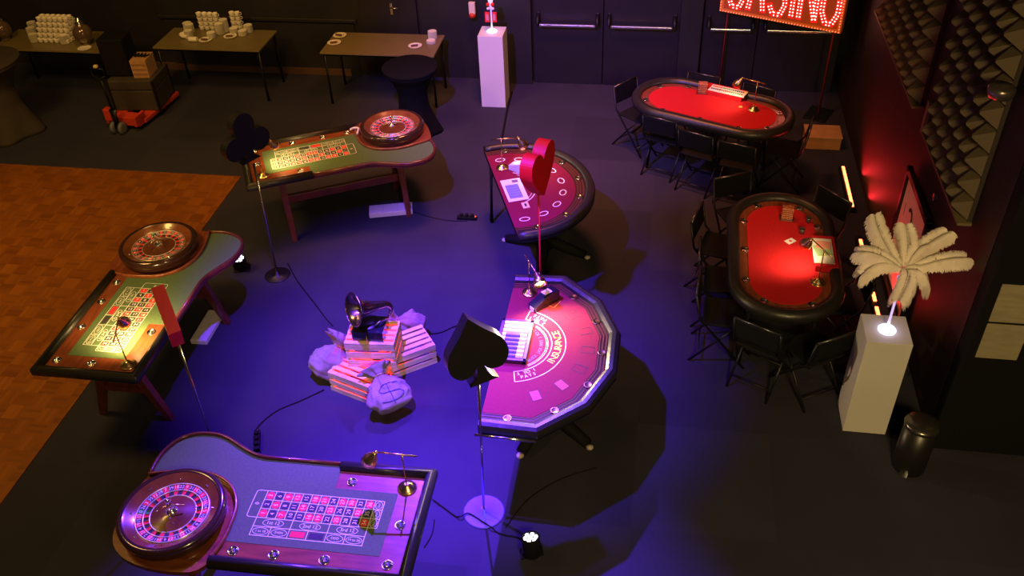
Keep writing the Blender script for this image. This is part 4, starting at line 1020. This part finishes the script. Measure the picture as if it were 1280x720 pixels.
def plate_with(x, y, lab, grp, what):
    X, Y = pz(x, y); t = empty('plate', (X, Y, .745), random.random(), lab, 'plate', grp)
    q = B(); q.lathe([(.05, 0), (.085, .010), (.092, .016), (.084, .014), (.048, .005), (.001, .005)], PORC, 28, caps=(True, False)); q.build('dish', t)
    t2 = empty('sugar_sticks' if what else 'napkin', (X, Y, .752), random.uniform(-.4, .4), ('dark and white sachets on the ' if what else 'folded white napkin on the ')+lab, 'sachets' if what else 'napkin')
    q = B()
    if what:
        q.box((-.01, -.012, .012), (.09, .03, .02), mat('sachet_brown', (.12, .05, .03), .6), bev=.004); q.build('brown_sachets', t2); q = B(); q.box((.0, .022, .018), (.09, .03, .022), PORC, bev=.006); q.build('white_sachets', t2)
    else: q.box((0, 0, .012), (.09, .06, .02), PORC, bev=.004); q.build('folded_cloth', t2)
for (x, y, l) in ((425, 45, 'plate at the rear left of the right-hand buffet table'), (418, 54, 'plate at the front left of the right-hand buffet table'), (519, 58, 'plate at the front right of the right-hand buffet table')): plate_with(x, y, l, 'plates on the right-hand buffet table', True)
plate_with(257, 50.5, 'plate at the front of the middle buffet table', 'plates on the middle buffet table', True); plate_with(288, 46, 'plate at the centre right of the middle buffet table', 'plates on the middle buffet table', True)
X, Y = pz(539, 54); stack(X, Y, 5, 'cream saucer in the low front stack at the right of the right-hand buffet table', 'saucers on the right-hand buffet table')
X, Y = pz(541, 48); stack(X, Y, 12, 'cream saucer in the tall stack at the right of the right-hand buffet table', 'saucers on the right-hand buffet table')
X, Y = pz(106, 61); 
t = empty('plate', (X, Y, .745), 0, 'cream plate in front of the glass globe on the left buffet table', 'plate'); q = B(); q.lathe([(.05, 0), (.085, .010), (.092, .016), (.084, .014), (.001, .005)], PORC, 28, caps=(True, False)); q.build('dish', t)
X, Y = pz(232, 47); q = B(); q.lathe([(.03, 0), (.06, .02), (.075, .06), (.072, .06), (.055, .02), (.001, .01)], PORC, 24, caps=(True, False)); o = q.build('bowl'); o.location = (X, Y, .745); tag(o, 'cream bowl at the front left corner of the middle buffet table', 'bowl')
X, Y = pz(242, 52); q = B(); q.M = Matrix.Translation((0, 0, .035)) @ ry(PI/2); q.lathe([(.03, -.06), (.034, -.05), (.034, .05), (.03, .06)], PORC, 18); o = q.build('paper_roll'); o.location = (X, Y, .745); tag(o, 'small white roll lying beside the bowl on the middle buffet table', 'roll')
GLS = mat('dark_glass_globe', (.10, .06, .04), .06, coat=1.)
for (x, y, r_, lab) in ((108, 56, .13, 'large dark glass globe right of the cup pyramid'), (8, 50, .12, 'dark glass globe at the left edge of the picture')):
    X, Y = pz(x, y); t = empty('glass_globe', (X, Y, .745), 0, lab, 'glass jar', 'glass globes on the left buffet table')
    q = B(); q.lathe([(r_*.45, 0), (r_*.5, .02), (r_*.4, .04)]+[(r_*math.cos(R(a)), .04+r_*.95+r_*math.sin(R(a))) for a in range(-65, 66, 10)]+[(r_*.45, .06+r_*1.9)], GLS, 28); q.build('globe', t)
    q = B(); q.lathe([(r_*.47, .06+r_*1.9), (r_*.5, .07+r_*1.9), (r_*.2, .10+r_*1.9), (.02, .13+r_*1.9), (.001, .14+r_*1.9)], CHROME, 20); q.build('lid', t)
# stretch covered bar tables
def bartable(x, y, m, lab, h=1.05, rb=.36):
    t = empty('bar_table', (x, y, 0), .3, lab, 'bar table', 'bar tables in stretch covers')
    prof = [(0, .86), (.15, .74), (.4, .56), (.65, .52), (.85, .72), (.97, .98)]
    q = B(); n = 64; rs = []
    for i in range(25):
        u = i/24
        for (a, ra), (b_, rb_) in zip(prof, prof[1:]):
            if u <= b_ or b_ == .97: k = min(1, (u-a)/(b_-a)); f_ = ra+(rb_-ra)*k; break
        pin = max(0, 1-u*2.2)
        rs.append([((f_*rb*(1+.16*pin*math.cos(4*a_))) * math.cos(a_), (f_*rb*(1+.16*pin*math.cos(4*a_)))*math.sin(a_), u*(h-.03)) for a_ in [2*PI*k/n for k in range(n)]])
    q.rings(rs, m); q.build('stretch_cover', t)
    q = B(); q.lathe([(rb*.98, h-.035), (rb, h-.025), (rb, h-.005), (rb*.98, h), (.001, h)], m, 48); q.build('top_cover', t)
    return t
bartable(-3.02, 9.92, mat('black_stretch', (.005, .005, .006), .9, spec=.1), 'bar table in black stretch cover behind the rear roulette wheel', .90, .34)
bartable(-8.38, 9.45, mat('taupe_stretch', (.038, .027, .018), .85, var=.1, vs=3), 'bar table in taupe stretch cover at the left edge', 1.02, .42)
# pallet jack with case
t = empty('pallet_jack', (-6.90, 9.68, 0), R(84), 'red pallet jack with upright black handle below the buffet tables', 'pallet jack')
JR = mat('jack_red', (.55, .045, .02), .45)
q = B()
for sy in (-1, 1): q.box((.50, sy*.19, .085), (.82, .15, .06), JR, bev=.01)
q.build('forks', t)
q = B(); q.box((.05, 0, .12), (.16, .50, .12), JR, bev=.01); q.box((-.04, .15, .22), (.10, .10, .16), JR, bev=.01); q.box((.03, -.23, .15), (.22, .04, .14), JR, bev=.01); q.build('body', t)
q = B(); q.cyl((-.13, 0, .08), (-.13, 0, .34), .045, BLACK); q.build('pump', t)
for sy in (-1, 1):
    q = B(); q.M = Matrix.Translation((-.13, sy*.06, .08)) @ rx(PI/2); q.lathe([(.04, -.02), (.08, -.02), (.08, .02), (.04, .02)], mat('wheel_grey', (.12, .12, .12), .5), 20); q.build('wheel', t)
q = B(); q.tube([(-.13, 0, .32), (-.16, .0, .78)], .018, BLACK); q.tube([(-.16, -.09, .82), (-.16, -.09, .92), (-.16, .09, .92), (-.16, .09, .82), (-.16, 0, .77), (-.16, -.09, .82)], .013, BLACK); q.build('handle', t)
q = B(); q.lathe([(.001, 0), (.03, .01), (.03, .04), (.001, .05)], mat('pale_knob', (.55, .42, .2), .5), 12, (-.16, 0, .92)); q.build('knob', t)
t = empty('equipment_case', (-6.86, 10.22, .118), R(5), 'dark grey equipment case riding on the red pallet jack', 'case')
GC = mat('case_grey', (.045, .036, .026), .6, var=.1)
q = B(); q.box((0, 0, .14), (.62, .52, .28), GC, bev=.01); q.build('lower_case', t)
q = B(); q.box((0, 0, .355), (.62, .52, .13), GC, bev=.01); q.build('lid', t)
q = B()
for sx in (-1, 1):
    for sy in (-1, 1): q.box((sx*.302, sy*.252, .21), (.03, .03, .42), BLACK, bev=.004)
q.build('corner_guard', t)
q = B(); q.box((0, 0, .15), (.34, .40, .30), CARDB, bev=.004)
for k in range(3): q.box((0, -.202, .07+.08*k), (.30, .008, .03), mat('tape_brown', (.30, .15, .07), .5))
o = q.build('cardboard_box'); o.location = (-6.71, 10.20, .54); o.rotation_euler.z = .1; o.scale = (.62, .7, .8); tag(o, 'open brown cardboard box standing on the dark equipment case', 'box')
q = B(); q.tube([(-.10+.20*k/30, .05*math.sin(k*.9), .012+.01*math.sin(k*1.7)) for k in range(31)], .008, BLACKM); o = q.build('coiled_cable'); o.location = (-6.71, 10.20, .785); tag(o, 'black cable coiled on top of the cardboard box', 'cable')
t = empty('loudspeaker', (-7.03, 10.22, .548), R(5), 'black loudspeaker on the equipment case, left of the cardboard box', 'loudspeaker')
q = B(); q.box((0, 0, .25), (.34, .30, .50), BLACKM, bev=.012); q.build('cabinet', t)
q = B(); q.box((0, -.152, .25), (.31, .008, .46), BLACK); q.build('grille', t)
# call point on the rear wall
t = empty('wall_alarm', (-2.52, 11.47, 1.03), 0, 'small white and red alarm box on the rear wall left of the pedestal', 'alarm')
q = B(); q.box((0, -.09, .03), (.085, .06, .16), mat('alarm_white', (.75, .62, .45), .5), bev=.01); q.build('casing', t)
q = B(); q.M = Matrix.Translation((0, -.10, -.06)); q.lathe([(.045, -.03), (.045, .01), (.03, .03), (.001, .032)], mat('alarm_red', (.6, .04, .015), .3), 18); q.build('red_lens', t)
